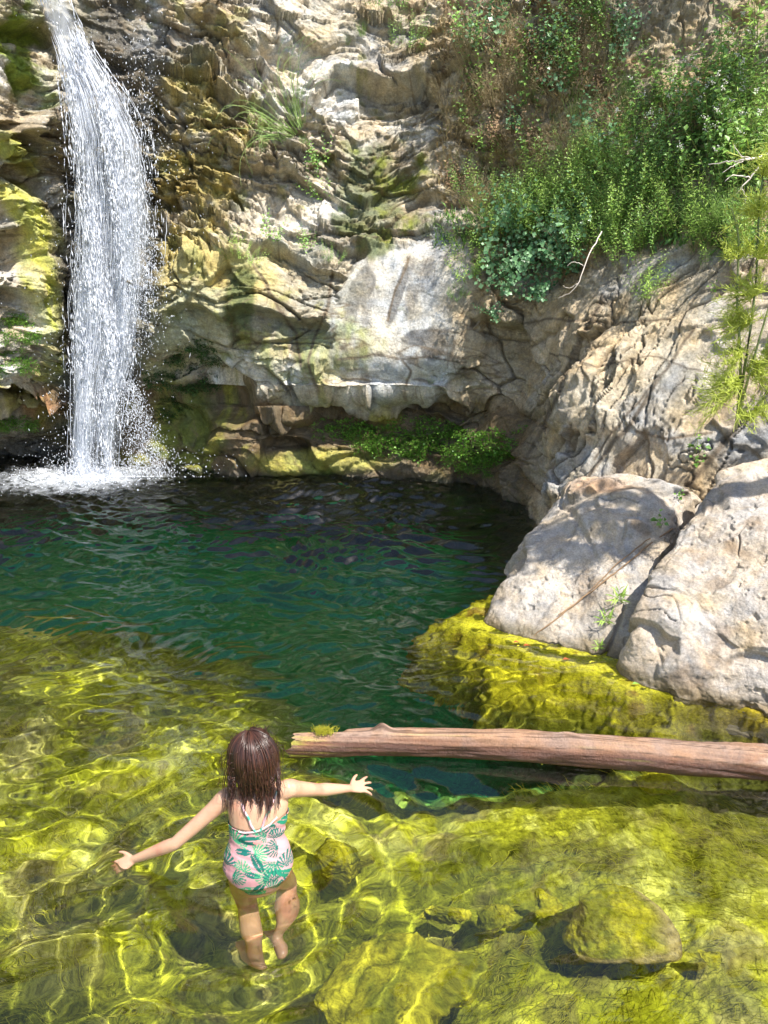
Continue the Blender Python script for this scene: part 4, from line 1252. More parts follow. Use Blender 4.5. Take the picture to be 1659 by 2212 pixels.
def plant_arrays(kind, seed):
    """stems (paths, radii) and foliage arrays of one plant growing up +Z, about 1 unit tall"""
    g = np.random.default_rng(seed)
    paths, rads, LPp, LD, LN, LL_, LW = [], [], [], [], [], [], []
    def add(p, d, n, l, w): LPp.append(p); LD.append(d); LN.append(n); LL_.append(l); LW.append(w)
    K = dict(
        weed=dict(ns=13, h=.45, spread=.16, lean=.35, leaf=(.050, .034), step=.035, droop=.1, r=.002),
        narrow=dict(ns=16, h=.50, spread=.14, lean=.30, leaf=(.060, .010), step=.018, droop=.0, r=.0018),
        fine=dict(ns=26, h=.30, spread=.14, lean=.55, leaf=(.022, .010), step=.011, droop=.05, r=.0014),
        shrub=dict(ns=11, h=.50, spread=.06, lean=.95, leaf=(.060, .055), step=.035, droop=.25, r=.003),
        willow=dict(ns=9, h=.70, spread=.12, lean=.35, leaf=(.110, .019), step=.032, droop=.15, r=.003),
        bush=dict(ns=30, h=.34, spread=.05, lean=.75, leaf=(.042, .009), step=.013, droop=.05, r=.0018),
        seedling=dict(ns=4, h=.13, spread=.01, lean=.7, leaf=(.045, .034), step=.030, droop=.1, r=.0018),
        lance=dict(ns=3, h=.13, spread=.008, lean=.4, leaf=(.085, .012), step=.014, droop=.0, r=.003),
        drygrass=dict(ns=70, h=.38, spread=.10, lean=.6, leaf=(.018, .004), step=.5, droop=.5, r=.0011),
        grass=dict(ns=80, h=.36, spread=.07, lean=.5, leaf=(.0, .0), step=9, droop=.8, r=.0016),
        hang=dict(ns=85, h=.50, spread=.08, lean=1.2, leaf=(.0, .0), step=9, droop=2.4, r=.0015),
        roots=dict(ns=60, h=.55, spread=.16, lean=.5, leaf=(.0, .0), step=9, droop=3.0, r=.0013))[kind]
    for s in range(K['ns']):
        a = g.uniform(0, 6.283); r0 = K['spread'] * math.sqrt(g.random())
        p = np.array([math.cos(a) * r0, math.sin(a) * r0, 0.0])
        an = a + g.normal(0, .5)
        d = np.array([math.cos(an) * K['lean'] * g.random(), math.sin(an) * K['lean'] * g.random(), 1.0])
        d /= np.linalg.norm(d)
        h = K['h'] * g.uniform(.5, 1.1); n = 9
        pts = [p.copy()]
        for q in range(n - 1):
            d = d + g.normal(0, .06, 3) + np.array([0, 0, -K['droop'] / n * (q / n) * 2.2])
            d /= np.linalg.norm(d)
            p = p + d * h / (n - 1)
            pts.append(p.copy())
        pts = np.array(pts)
        paths.append(pts); rads.append(np.linspace(K['r'], K['r'] * .35, n))
        L0, W0 = K['leaf']
        if L0 == 0: continue
        m = int(h / K['step']) if K['step'] < .4 else 6
        start = .12 if K['step'] < .4 else .75
        ph = g.uniform(0, 6.28)
        for q in range(m):
            u = start + (1 - start) * (q + 1) / m
            x = u * (n - 1); i0 = min(int(x), n - 2); f = x - i0
            pos = pts[i0] * (1 - f) + pts[i0 + 1] * f
            t = pts[i0 + 1] - pts[i0]; t /= np.linalg.norm(t)
            ph += 2.4
            sdv = np.cross(t, [math.cos(ph), math.sin(ph), .3]); sdv /= np.linalg.norm(sdv) + 1e-9
            ld = sdv * 1.0 + t * g.uniform(.2, .9) + np.array([0, 0, -.15 * g.random()])
            k = g.uniform(.6, 1.15) * (1 - .45 * u ** 3)
            nn = t + np.array([0, 0, .7]) + g.normal(0, .35, 3)
            add(pos + ld * .004, ld, nn, L0 * k, W0 * k)
    tops = [p_[-1] for p_ in paths]
    return paths, rads, [np.array(v) for v in (LPp, LD, LN, LL_, LW)], tops

def make_plant(kind, name, seed, mleaf, mstem, flowers=False, roundleaf=False):
    paths, rads, (Pp, Dd, Nn, l, w_), tops = plant_arrays(kind, seed)
    root = empty(name, (0, 0, 0))
    only = len(Pp) == 0
    V, F, T = tube_mesh(paths, rads, 3)
    link('blades' if only else 'stems', mesh_np('stems', V, F, attrs={'Var': (T * .618) % 1}), M[mleaf] if only else M[mstem], root)
    if not only:
        Nn = Nn / np.linalg.norm(Nn, axis=1)[:, None]
        if roundleaf: V, F = round_leaves(Pp, Dd, Nn, l * .5, 1)
        else: V, F = leaves_mesh(Pp, Dd, Nn, l, w_)
        k = len(V) // len(Pp)
        va = np.repeat(np.random.default_rng(seed).random(len(Pp)), k)
        link('leaves', mesh_np('leaves', V, F, attrs={'Var': va}), M[mleaf], root)
    if flowers:
        g = np.random.default_rng(seed + 5)
        for tpt in tops[::2]:
            tp = tpt + g.normal(0, .009, (10, 3))
            V, F = drops_mesh(tp, g.normal(0, 1, tp.shape), np.full(10, .0045), np.full(10, .0045))
            link('flower_head', mesh_np('flower_head', V, F, attrs={'Var': g.random(len(V))}), M['flower'], root)
    return root

def fern_clump(seed, n=70, rx=.22, h=.16, mat='fern', leaf=.010):
    """maidenhair: arching wiry fronds with many little fan leaflets; hangs over +Y-ward edge"""
    g = np.random.default_rng(seed)
    root = empty('fern_clump', (0, 0, 0))
    paths, rads, PP_, DD, NN, RR = [], [], [], [], [], []
    for _ in range(n):
        x = g.uniform(-rx, rx)
        p = np.array([x, g.uniform(-.05, .05), g.uniform(-h * .4, h * .6)])
        d = np.array([g.normal(0, .5), -g.uniform(.3, 1.0), g.uniform(-.1, .9)]); d /= np.linalg.norm(d)
        L_ = g.uniform(.08, .17); pts = [p]
        for q in range(6):
            d = d + np.array([0, 0, -.28]) + g.normal(0, .08, 3); d /= np.linalg.norm(d)
            pts.append(pts[-1] + d * L_ / 6)
        pts = np.array(pts); paths.append(pts); rads.append(np.full(7, .0009))
        for q in range(2, 7):
            for sgn in (-1, -.5, .5, 1):
                side = np.cross(pts[q] - pts[q - 1], [0, 0, 1.0]); side /= np.linalg.norm(side) + 1e-9
                o = side * sgn * g.uniform(.010, .030) * (1.2 - q / 9) + g.normal(0, .006, 3)
                PP_.append(pts[q] + o); DD.append(side * sgn + np.array([0, 0, -.4])); NN.append(np.array([g.normal(0, .4), -.55, .8]) + g.normal(0, .2, 3)); RR.append(leaf * g.uniform(.6, 1.15))
    V, F, T = tube_mesh(paths, rads, 3)
    link('stems', mesh_np('stems', V, F, attrs={'Var': T * 0.0}), M['brown'], root)
    NN = np.array(NN); NN /= np.linalg.norm(NN, axis=1)[:, None]
    V, F = round_leaves(np.array(PP_), np.array(DD), NN, np.array(RR), 1)
    link('leaves', mesh_np('leaves', V, F, attrs={'Var': np.repeat(g.random(len(PP_)), 9)}), M[mat], root)
    return root

PROTO = {}
def proto(key, fn):
    r = fn()
    PROTO[key] = [r, False]
    return r
def put(key, loc, label, cat, group, scale=1.0, up=None, yaw=None, name=None):
    r, used = PROTO[key]
    if used: r = copy_tree(r)
    PROTO[key][1] = True
    r.location = loc
    up = Vector(up) if up is not None else Vector((0, 0, 1))
    r.rotation_mode = 'QUATERNION'
    qt = up.normalized().to_track_quat('Z', 'Y')
    r.rotation_quaternion = qt @ Matrix.Rotation(random.uniform(0, 6.28) if yaw is None else yaw, 3, 'Z').to_quaternion()
    r.scale = (scale,) * 3 if not isinstance(scale, tuple) else scale
    tag(r, label, cat, group)
    return r

for s_ in range(3):
    proto('weed%d' % s_, lambda: make_plant('weed', 'leafy_weed', 900 + s_, 'green', 'stem', flowers=(s_ == 1)))
    proto('narrow%d' % s_, lambda: make_plant('narrow', 'tall_weed', 910 + s_, 'bright' if s_ < 2 else 'green', 'stem'))
    proto('fine%d' % s_, lambda: make_plant('fine', 'small_leaved_weed', 920 + s_, 'bright' if s_ == 0 else 'green', 'stem'))
    proto('shrub%d' % s_, lambda: make_plant('shrub', 'bramble', 930 + s_, 'blue', 'brown', roundleaf=True))
    proto('willow%d' % s_, lambda: make_plant('willow', 'willow_shoot', 940 + s_, 'bright', 'stem'))
    proto('dry%d' % s_, lambda: make_plant('drygrass', 'dry_grass_tuft', 950 + s_, 'dry', 'dry'))
    proto('dead%d' % s_, lambda: make_plant('weed', 'withered_weed', 955 + s_, 'brown', 'brown'))
    proto('grass%d' % s_, lambda: make_plant('grass', 'grass_tuft', 960 + s_, 'grass', 'grass'))
    proto('fern%d' % s_, lambda: fern_clump(970 + s_))
    proto('mossfern%d' % s_, lambda: fern_clump(980 + s_, 80, .20, .22, 'dark', .011))
proto('bush', lambda: make_plant('bush', 'bush', 990, 'bright', 'stem'))
proto('hang', lambda: make_plant('hang', 'grass_tuft', 991, 'grass', 'grass'))
proto('roots0', lambda: make_plant('roots', 'hanging_roots', 992, 'brown', 'brown'))
proto('roots1', lambda: make_plant('roots', 'hanging_roots', 993, 'brown', 'brown'))
proto('seedling', lambda: make_plant('seedling', 'seedling', 994, 'green', 'stem'))
proto('lance', lambda: make_plant('lance', 'seedling', 995, 'bright', 'stem'))

UPW = Vector((0, 0, 1))
def grow(key, px_, py_, scale, label, cat, group, lift=.0, tilt=.5):
    p, n = on_cliff(px_, py_)
    if p is None: return None
    h = Vector((n.x, n.y, 0)); h = h.normalized() if h.length > .05 else Vector((0, -1, 0))
    up = UPW + h * tilt + Vector((random.uniform(-.15, .15), random.uniform(-.1, .1), 0))
    return put(key, p - n * .02 + n * lift, label, cat, group, scale, up)

# single plants the photograph shows, each with its own words
spots = [
    ('hang', 632, 285, 1.25, 'long drooping pale green grass tuft on the back wall above the mossy patch', 'grass', .9),
    ('weed0', 690, 360, .55, 'leafy green weed hanging just right of the drooping grass tuft', 'weed', .7),
    ('weed1', 705, 430, .50, 'green weed just below the drooping grass tuft, beside the dark moss', 'weed', .7),
    ('narrow0', 555, 290, .40, 'thin upright weed on a ledge left of the drooping grass tuft', 'weed', .4),
    ('weed2', 580, 520, .48, 'dark leafy weed at the overhang above the pale limestone, leftmost there', 'weed', .8),
    ('fine0', 530, 560, .6, 'trailing small weed hanging left under the overhang', 'weed', .9),
    ('weed0', 665, 545, .42, 'green leafy weed at the overhang just above the limestone', 'weed', .8),
    ('fine1', 720, 565, .5, 'small weed at the upper left corner of the white limestone', 'weed', .6),
    ('grass0', 490, 560, .3, 'little grass tuft on the ochre moss right of the waterfall', 'grass', .4),
    ('fine2', 875, 110, .9, 'rounded green weed on the ledge near the top of the back wall', 'weed', .3),
    ('weed1', 1110, 150, .9, 'white flowering leafy weed high on the earth slope', 'weed', .4),
    ('weed0', 1160, 180, .8, 'dark green leafy weed right below the flowering one', 'weed', .4),
    ('weed1', 1300, 90, .7, 'flowering weed at the top of the earth slope beside bare soil', 'weed', .4),
    ('weed2', 1270, 40, .8, 'dark leafy weed at the top edge above the flowering weeds', 'weed', .4),
    ('fine1', 840, 30, 1.3, 'feathery green weed at the top edge of the back wall', 'weed', .4),
    ('fine2', 1110, 20, 1.3, 'feathery green weed at the top edge over the hanging roots', 'weed', .4),
    ('bush', 1395, 655, .95, 'bright green upright bush growing alone on the pale right rock', 'bush', .2),
    ('shrub0', 1180, 545, 1.1, 'bluish broad leaved bramble spilling over the slope edge', 'bramble', .9),
    ('shrub1', 1090, 620, .9, 'bramble with broad dark leaves trailing down toward the rock', 'bramble', 1.2),
    ('shrub2', 1080, 690, .5, 'lowest trailing bramble shoot in the corner above the hollow', 'bramble', 1.4),
    ('shrub0', 1230, 600, .7, 'bramble with pale leaves beside a bare twig at the slope edge', 'bramble', 1.0),
    ('fine0', 1010, 590, 1.0, 'light green small leaved weed in the corner beside the white limestone', 'weed', .8),
    ('fine0', 1040, 530, .9, 'light green small leaved weed above the limestone corner', 'weed', .6),
    ('fine1', 985, 640, .4, 'tiny green weed hanging at the edge of the white limestone', 'weed', .8),
    ('willow0', 1590, 230, 1.0, 'tall shoots with long pale leaves at the upper right edge', 'willow', .3),
    ('willow1', 1650, 130, 1.1, 'long leaved shoots in the top right corner', 'willow', .3),
    ('willow2', 1640, 330, .9, 'long leaved shoots at the right edge below the tallest ones', 'willow', .4),
    ('narrow0', 1540, 570, .55, 'thin pale weed above the right rock face', 'weed', .3),
    ('narrow1', 1600, 560, .6, 'pale spiky weed at the right edge above the rock face', 'weed', .3),
    ('seedling', 1500, 990, 1.5, 'green seedling with lobed leaves in the crevice above the boulders', 'seedling', .3),
    ('seedling', 1540, 640, .9, 'small seedling on the pale rock at the right', 'seedling', .3),
    ('grass1', 930, 830, .18, 'tiny grass tuft on the ledge below the white limestone', 'grass', .3),
]
for k, a, b, s, lab, cat, tl in spots:
    grow(k, a, b, s * (1.45 if a < 1000 and b > 100 else 1.15), lab, cat, None, tilt=tl)
for a, b in ((735, 935), (775, 960), (820, 945), (855, 972), (905, 955), (945, 930), (960, 975), (1010, 985), (1050, 965), (1090, 985), (1035, 1005), (1100, 955)):
    p, n = on_cliff(a, b)
    put('fern%d' % random.randrange(3), p + Vector((0, -.10, .02)), 'bright green maidenhair fern clump hanging under the shelf just above the water',
        'fern', 'fern clumps under the shelf', random.uniform(1.0, 1.35), yaw=random.uniform(-.3, .3))
for a, b in ((370, 770), (420, 790), (460, 770), (350, 820), (410, 830), (450, 820), (380, 870), (350, 900), (430, 745)):
    p, n = on_cliff(a, b)
    put('mossfern%d' % random.randrange(3), p + Vector((0, -.04, 0)), 'dark fern clump in the hollow right of the waterfall', 'fern', 'dark ferns in the hollow beside the fall', random.uniform(.6, .95), yaw=random.uniform(-.4, .4))
for a, b in ((20, 690), (45, 730), (15, 760), (60, 700), (35, 790), (20, 915), (45, 920)):
    p, n = on_cliff(a, b)
    put('fern%d' % random.randrange(3), p + Vector((.02, -.05, 0)), 'green fern clump on the wet rock left of the waterfall', 'fern', 'ferns left of the waterfall', random.uniform(.6, .9), yaw=random.uniform(0, .6))
for a, b, s in ((975, 10, 1.0), (1010, 0, 1.1), (1040, 20, 1.0), (1070, 0, .9), (990, 60, .8)):
    grow('roots%d' % random.randrange(2), a, b - 30, s, 'brown wiry roots hanging from the top of the slope', 'roots', 'hanging roots at the top', tilt=.8)

# belts of weeds too alike to tell apart; each is its own plant
def scatter(n, keys, box, smin, smax, label, cat, group, test=None, tilt=.45):
    c_ = 0; k_ = 0
    while c_ < n and k_ < n * 20:
        k_ += 1
        a = random.uniform(box[0], box[2]); b = random.uniform(box[1], box[3])
        if test and not test(a, b): continue
        if grow(random.choice(keys), a, b, random.uniform(smin, smax), label, cat, group, tilt=tilt): c_ += 1
scatter(16, ['shrub0', 'shrub1', 'shrub2'], (1060, 480, 1270, 650), .8, 1.3, 'bluish green bramble with broad leaves at the lower edge of the slope', 'bramble', 'brambles at the lower edge of the slope', lambda a, b: b < 700 - (a - 1040) * .35, tilt=1.0)
scatter(36, ['weed0', 'weed2', 'weed1'], (1330, 170, 1659, 440), .9, 1.4, 'green leafy weed with heart shaped leaves on the right of the slope', 'weed', 'leafy weeds on the slope', lambda a, b: b > 200 + (1500 - a) * .35)
scatter(40, ['narrow0', 'narrow1', 'narrow2'], (1100, 260, 1659, 530), .7, 1.15, 'slender green weed with narrow leaves in the green belt of the slope', 'weed', 'narrow leaved weeds on the slope', lambda a, b: b > 330 + (1400 - a) * .25)
scatter(34, ['fine0', 'fine0', 'fine1', 'fine2'], (1010, 420, 1420, 560), 1.1, 1.7, 'low bushy weed with tiny leaves at the lower edge of the slope', 'weed', 'small leaved weeds on the slope')
scatter(24, ['shrub0', 'weed0', 'weed2'], (1000, 60, 1350, 360), .7, 1.2, 'dark green weed among dead stalks high on the slope', 'weed', 'dark weeds among dead stalks')
scatter(52, ['dry0', 'dry1', 'dry2'], (960, 60, 1330, 470), .5, 1.0, 'tuft of dry straw coloured grass on the earth slope', 'grass', 'dry grass tufts on the slope', tilt=.7)
scatter(16, ['dead0', 'dead1', 'dead2'], (930, 0, 1330, 420), .5, .9, 'withered brown weed on the earth slope', 'weed', 'withered weeds on the slope', tilt=.6)
scatter(34, ['grass0', 'grass1', 'grass2'], (1050, 200, 1659, 520), .5, 1.0, 'tuft of long green grass blades on the slope', 'grass', 'green grass tufts on the slope', tilt=.5)
scatter(20, ['grass0', 'dry1', 'fine1'], (450, 20, 900, 560), .22, .45, 'small tuft growing from a joint in the back wall', 'grass', 'small tufts on the back wall', tilt=.5)

# ground cover on the slope: countless small blades and leaves
gp, gd, gn, gl_, gw, gv = [], [], [], [], [], []
g = np.random.default_rng(77)
for _ in range(5200):
    a, b = g.uniform(940, 1680), g.uniform(-60, 560)
    dens = .9 if b > 330 + (1400 - a) * .3 else .45
    if b > 540 or (a > 1330 and b < 200) or g.random() > dens: continue
    p, n = on_cliff(a, b)
    if p is None: continue
    for q in range(5):
        p2 = np.array(p) + g.normal(0, .03, 3)
        d = np.array(n) * g.uniform(.2, 1) + np.array([g.normal(0, .5), g.normal(0, .3), 1.0])
        gp.append(p2); gd.append(d); gn.append(np.array([g.normal(0, .5), -.6, .7])); 
        l_ = g.uniform(.02, .09); gl_.append(l_); gw.append(l_ * g.uniform(.08, .4))
        gv.append(g.random() * .5 + (.5 if b > 330 + (1400 - a) * .3 else 0))
gn = np.array(gn); gn /= np.linalg.norm(gn, axis=1)[:, None]
V, F = leaves_mesh(np.array(gp), np.array(gd), gn, np.array(gl_), np.array(gw))
m_cover = leaf_material('ground_cover_leaf', (0.30, 0.20, 0.09), (0.15, 0.30, 0.06))
cr_ = [n_ for n_ in m_cover.node_tree.nodes if n_.type == 'VALTORGB'][0]
cr_.color_ramp.elements.new(.45).color = (0.42, .33, .17, 1); cr_.color_ramp.elements.new(.55).color = (0.07, .14, .03, 1)
tag(link('ground_cover', mesh_np('ground_cover', V, F, attrs={'Var': np.repeat(gv, 5)}), m_cover), 'tangled low weeds and straw covering the earth slope', 'ground cover', kind='stuff')

# fennel at the right edge
def fennel(name, base, pts, r0, sprays, label):
    g = np.random.default_rng(len(pts) * 7 + int(abs(base[0]) * 100))
    root = empty(name, base)
    B = np.array(base)
    paths = [catmull(np.array(p) - B, np.linspace(0, len(p) - 1, 14)) for p in pts]
    V, F, T = tube_mesh(paths, [np.linspace(r0, r0 * .4, 14) for _ in paths], 5)
    link('stems', mesh_np('stems', V, F, attrs={'Var': (T * .37) % 1}), M['stem'], root)
    ps, rs = [], []
    for (c, dirv, ln, n) in sprays:
        c = np.array(c) - B; dirv = np.array(dirv, float); dirv /= np.linalg.norm(dirv)
        for _ in range(int(n * 1.7)):
            d = dirv + g.normal(0, .55, 3); d /= np.linalg.norm(d)
            L_ = ln * g.uniform(.45, 1)
            tt = np.linspace(0, 1, 6)[:, None]
            br = c + d * tt * L_ + np.array([0, 0, -.25]) * (tt ** 2) * L_
            ps.append(br); rs.append(np.linspace(.0022, .0012, 6))
            for q in range(17):
                u = g.uniform(.15, 1); x = u * 5; i0 = min(int(x), 4)
                pos = br[i0] + (br[i0 + 1] - br[i0]) * (x - i0)
                e = d * .6 + g.normal(0, .7, 3); e /= np.linalg.norm(e)
                l2 = ln * g.uniform(.12, .26)
                ps.append(np.stack([pos, pos + e * l2 * .5 + g.normal(0, .002, 3), pos + e * l2])); rs.append([.0016, .0014, .0010])
    V, F, T = tube_mesh(ps, rs, 3)
    link('feathery_leaves', mesh_np('feathery_leaves', V, F, attrs={'Var': g.random(len(ps))[T]}), M['fennel'], root)
    return tag(root, label, 'fennel')
FY = 4.0
def fp(a, b, y=FY): return tuple(at_y(a, b, y))
fb = fp(1590, 925, 4.35)
fennel('fennel', fb, [[fb, fp(1605, 820), fp(1632, 620), fp(1640, 450), fp(1655, 330)], [fb, fp(1600, 800), fp(1592, 640), fp(1596, 520), fp(1580, 450)], [fb, fp(1610, 840), fp(1650, 700), fp(1690, 560)]],
       .009,
       [(fp(1604, 835), (-1, 0, .15), .30, 26), (fp(1610, 800), (1, -.2, .1), .22, 18), (fp(1622, 700), (-.9, 0, .35), .22, 26), (fp(1632, 640), (-.8, -.2, .7), .22, 20),
        (fp(1636, 560), (.6, 0, .8), .24, 18), (fp(1596, 560), (-.5, 0, 1), .16, 12), (fp(1640, 470), (-.4, 0, 1), .24, 18), (fp(1650, 380), (0, 0, 1), .24, 16),
        (fp(1600, 905), (.4, -.3, .6), .12, 12), (fp(1630, 880), (1, -.2, .1), .16, 12), (fp(1606, 760), (-.8, -.3, .1), .20, 16), (fp(1645, 760), (.9, -.2, .2), .2, 14)],
       'tall yellow green feathery fennel rising from the crevice at the right edge')

# bare pale branch at the right edge
def branch(name, polys, label, cat, mat, sides=6, group=None, part=None):
    org = np.array(polys[0][0][0])
    ps = [catmull(np.array(p) - org, np.linspace(0, len(p) - 1, 5 * len(p))) for p, r0, r1 in polys]
    g = np.random.default_rng(5)
    ps = [p + g.normal(0, .0025, p.shape) * (np.arange(len(p))[:, None] > 0) for p in ps]
    rs = [np.linspace(r0, r1, len(p)) for p, (_, r0, r1) in zip(ps, polys)]
    V, F, T = tube_mesh(ps, rs, sides)
    o = link(name, mesh_np(name, V, F, attrs={'Var': g.random(len(ps))[T]}), mat)
    o.location = org
    return tag(o, label, cat, group)
y_ = 4.6
branch('dead_branch', [([fp(1700, 300, y_), fp(1650, 335, y_), fp(1610, 345, y_ - .1), fp(1570, 350, y_), fp(1530, 356, y_ + .1)], .009, .002),
                       ([fp(1665, 325, y_), fp(1640, 360, y_), fp(1605, 400, y_), fp(1590, 420, y_)], .007, .002),
                       ([fp(1625, 345, y_), fp(1600, 335, y_), fp(1585, 310, y_)], .004, .0015), ([fp(1620, 385, y_), fp(1585, 378, y_), fp(1566, 392, y_)], .004, .0015),
                       ([fp(1605, 347, y_), fp(1580, 360, y_), fp(1560, 375, y_)], .003, .001), ([fp(1600, 405, y_), fp(1612, 425, y_), fp(1608, 440, y_)], .003, .001)],
       'bare pale branch reaching in from the right edge over the weeds', 'branch', M['pale'])
branch('dead_twig', [([fp(1300, 500, 6.0), fp(1268, 560, 5.9), fp(1245, 620, 5.85), fp(1205, 645, 5.9)], .005, .002), ([fp(1262, 575, 5.9), fp(1240, 565, 5.9), fp(1225, 575, 5.9)], .003, .001),
                     ([fp(1250, 610, 5.9), fp(1230, 622, 5.9), fp(1215, 618, 5.9)], .003, .001)],
       'thin bare twig hanging over the slope edge beside the bramble', 'twig', M['pale'])

# stick lying across the left boulder, plants in the crevice
DG = bpy.context.evaluated_depsgraph_get()
DG.update()
def cast(px_, py_):
    d = ray(px_, py_).normalized()
    best = None
    for o in (left_boulder, right_boulder):
        ok, loc, nn, _ = o.ray_cast(Vector(CAM) - o.location, d)
        if ok:
            wl_ = loc + o.location
            if best is None or (wl_ - CAM).length < (best[0] - CAM).length: best = (wl_, nn)
    return best
def on_b(px_, py_, lift=.012):
    r = cast(px_, py_)
    if r is None:
        p, n = on_cliff(px_, py_); return p, n
    return r[0] + r[1] * lift, r[1]
st = [on_b(a, b)[0] for a, b in ((1128, 1392), (1180, 1355), (1240, 1308), (1300, 1262), (1350, 1222), (1400, 1180), (1450, 1140))]
st2 = [on_b(a, b, .018)[0] for a, b in ((1205, 1330), (1260, 1288), (1330, 1225), (1405, 1165))]
branch('dry_stick', [([tuple(p) for p in st], .0035, .0055), ([tuple(p) for p in st2], .003, .004)], 'long grey brown stick lying slantwise on the left boulder', 'stick', M['brown'])
for key, a, b, s, lab, upx in (('lance', 1345, 1300, 1.0, 'narrow leaved seedling in the crevice between the boulders, upper one', -.5),
                               ('lance', 1318, 1345, .9, 'narrow leaved seedling in the crevice between the boulders, middle one', -.6),
                               ('lance', 1300, 1400, .6, 'small narrow leaved seedling low in the crevice between the boulders', -.6),
                               ('seedling', 1425, 1140, 1.3, 'broad leaved green seedling at the upper end of the stick', -.3),
                               ('seedling', 1470, 1080, .8, 'little seedling in the crevice above the stick', -.3),
                               ('seedling', 1508, 1010, 1.2, 'dark broad leaved seedling high in the crevice', -.3)):
    p, n = on_b(a, b, 0)
    put(key, p, lab, 'seedling', None, s, (upx, -.5, .8))
leafq = [('fallen_leaf', 1365, 1478, 'green', 'small green leaf floating beside the right boulder'), ('fallen_leaf', 1108, 1388, 'red', 'orange dead leaf on the algae at the foot of the left boulder'),
         ('fallen_leaf', 1215, 1425, 'red', 'reddish dead leaf on the algae mat midway along the left boulder'), ('fallen_leaf', 1130, 1395, 'red', 'orange leaf at the lower end of the stick')]
for nm, a, b, mt, lab in leafq:
    q = np.array(at_z(a, b, .012))
    V, F = leaves_mesh(np.zeros((1, 3)), np.array([[1, .25, .05]]), np.array([[0, 0, 1.0]]), [.05], [.022])
    o = link(nm, mesh_np(nm, V, F, attrs={'Var': np.full(len(V), .7)}), M[mt]); o.location = q
    tag(o, lab, 'leaf')

# trees above the right bank, out of the frame, added to dapple the slope and boulders
def shade_tree(base, shade_crown, rx, n, seed, label):
    g = np.random.default_rng(seed)
    root = empty('tree', base)
    B = np.array(base); C = np.array(shade_crown) - B
    ps = [catmull(np.array([[0, 0, 0], C * .4 + [.15, 0, 0], C * .75, C]), np.linspace(0, 3, 12))]
    rs = [np.linspace(.14, .05, 12)]
    pos = []
    for _ in range(26):
        v = g.normal(0, 1, 3); v /= np.linalg.norm(v)
        e = C + v * np.array(rx) * g.uniform(.5, 1)
        m = C * .8 + (e - C * .8) * .5 + g.normal(0, .08, 3)
        ps.append(catmull(np.array([C * .75, m, e]), np.linspace(0, 2, 8))); rs.append(np.linspace(.03, .006, 8))
        pos.append(e + g.normal(0, .16, (n // 26, 3)))
    V, F, T = tube_mesh(ps, rs, 6)
    link('trunk', mesh_np('trunk', V, F, attrs={'Var': T * 0 + .3}), M['brown'], root)
    pos = np.concatenate(pos); k = len(pos)
    nn = g.normal(0, 1, (k, 3)); nn[:, 2] += 1; nn /= np.linalg.norm(nn, axis=1)[:, None]
    V, F = leaves_mesh(pos, g.normal(0, 1, (k, 3)), nn, g.uniform(.05, .1, k), g.uniform(.03, .05, k))
    link('shade_crown', mesh_np('shade_crown', V, F, attrs={'Var': np.repeat(g.random(k), 5)}), M['green'], root)
    tag(root, label, 'tree')
shade_tree((5.2, 5.0, 2.4), (3.3, 5.9, 6.3), (1.3, .9, .7), 1100, 71, 'unseen leafy tree above the right bank, shading the slope')
shade_tree((4.6, 7.6, 4.5), (3.1, 6.9, 7.4), (1.4, .9, .6), 1300, 72, 'unseen leafy tree on top of the slope, shading it')
shade_tree((5.0, 3.2, 2.0), (2.85, 3.3, 4.3), (.5, .35, .25), 260, 73, 'unseen thin tree leaning over the boulders, dappling them with shade')
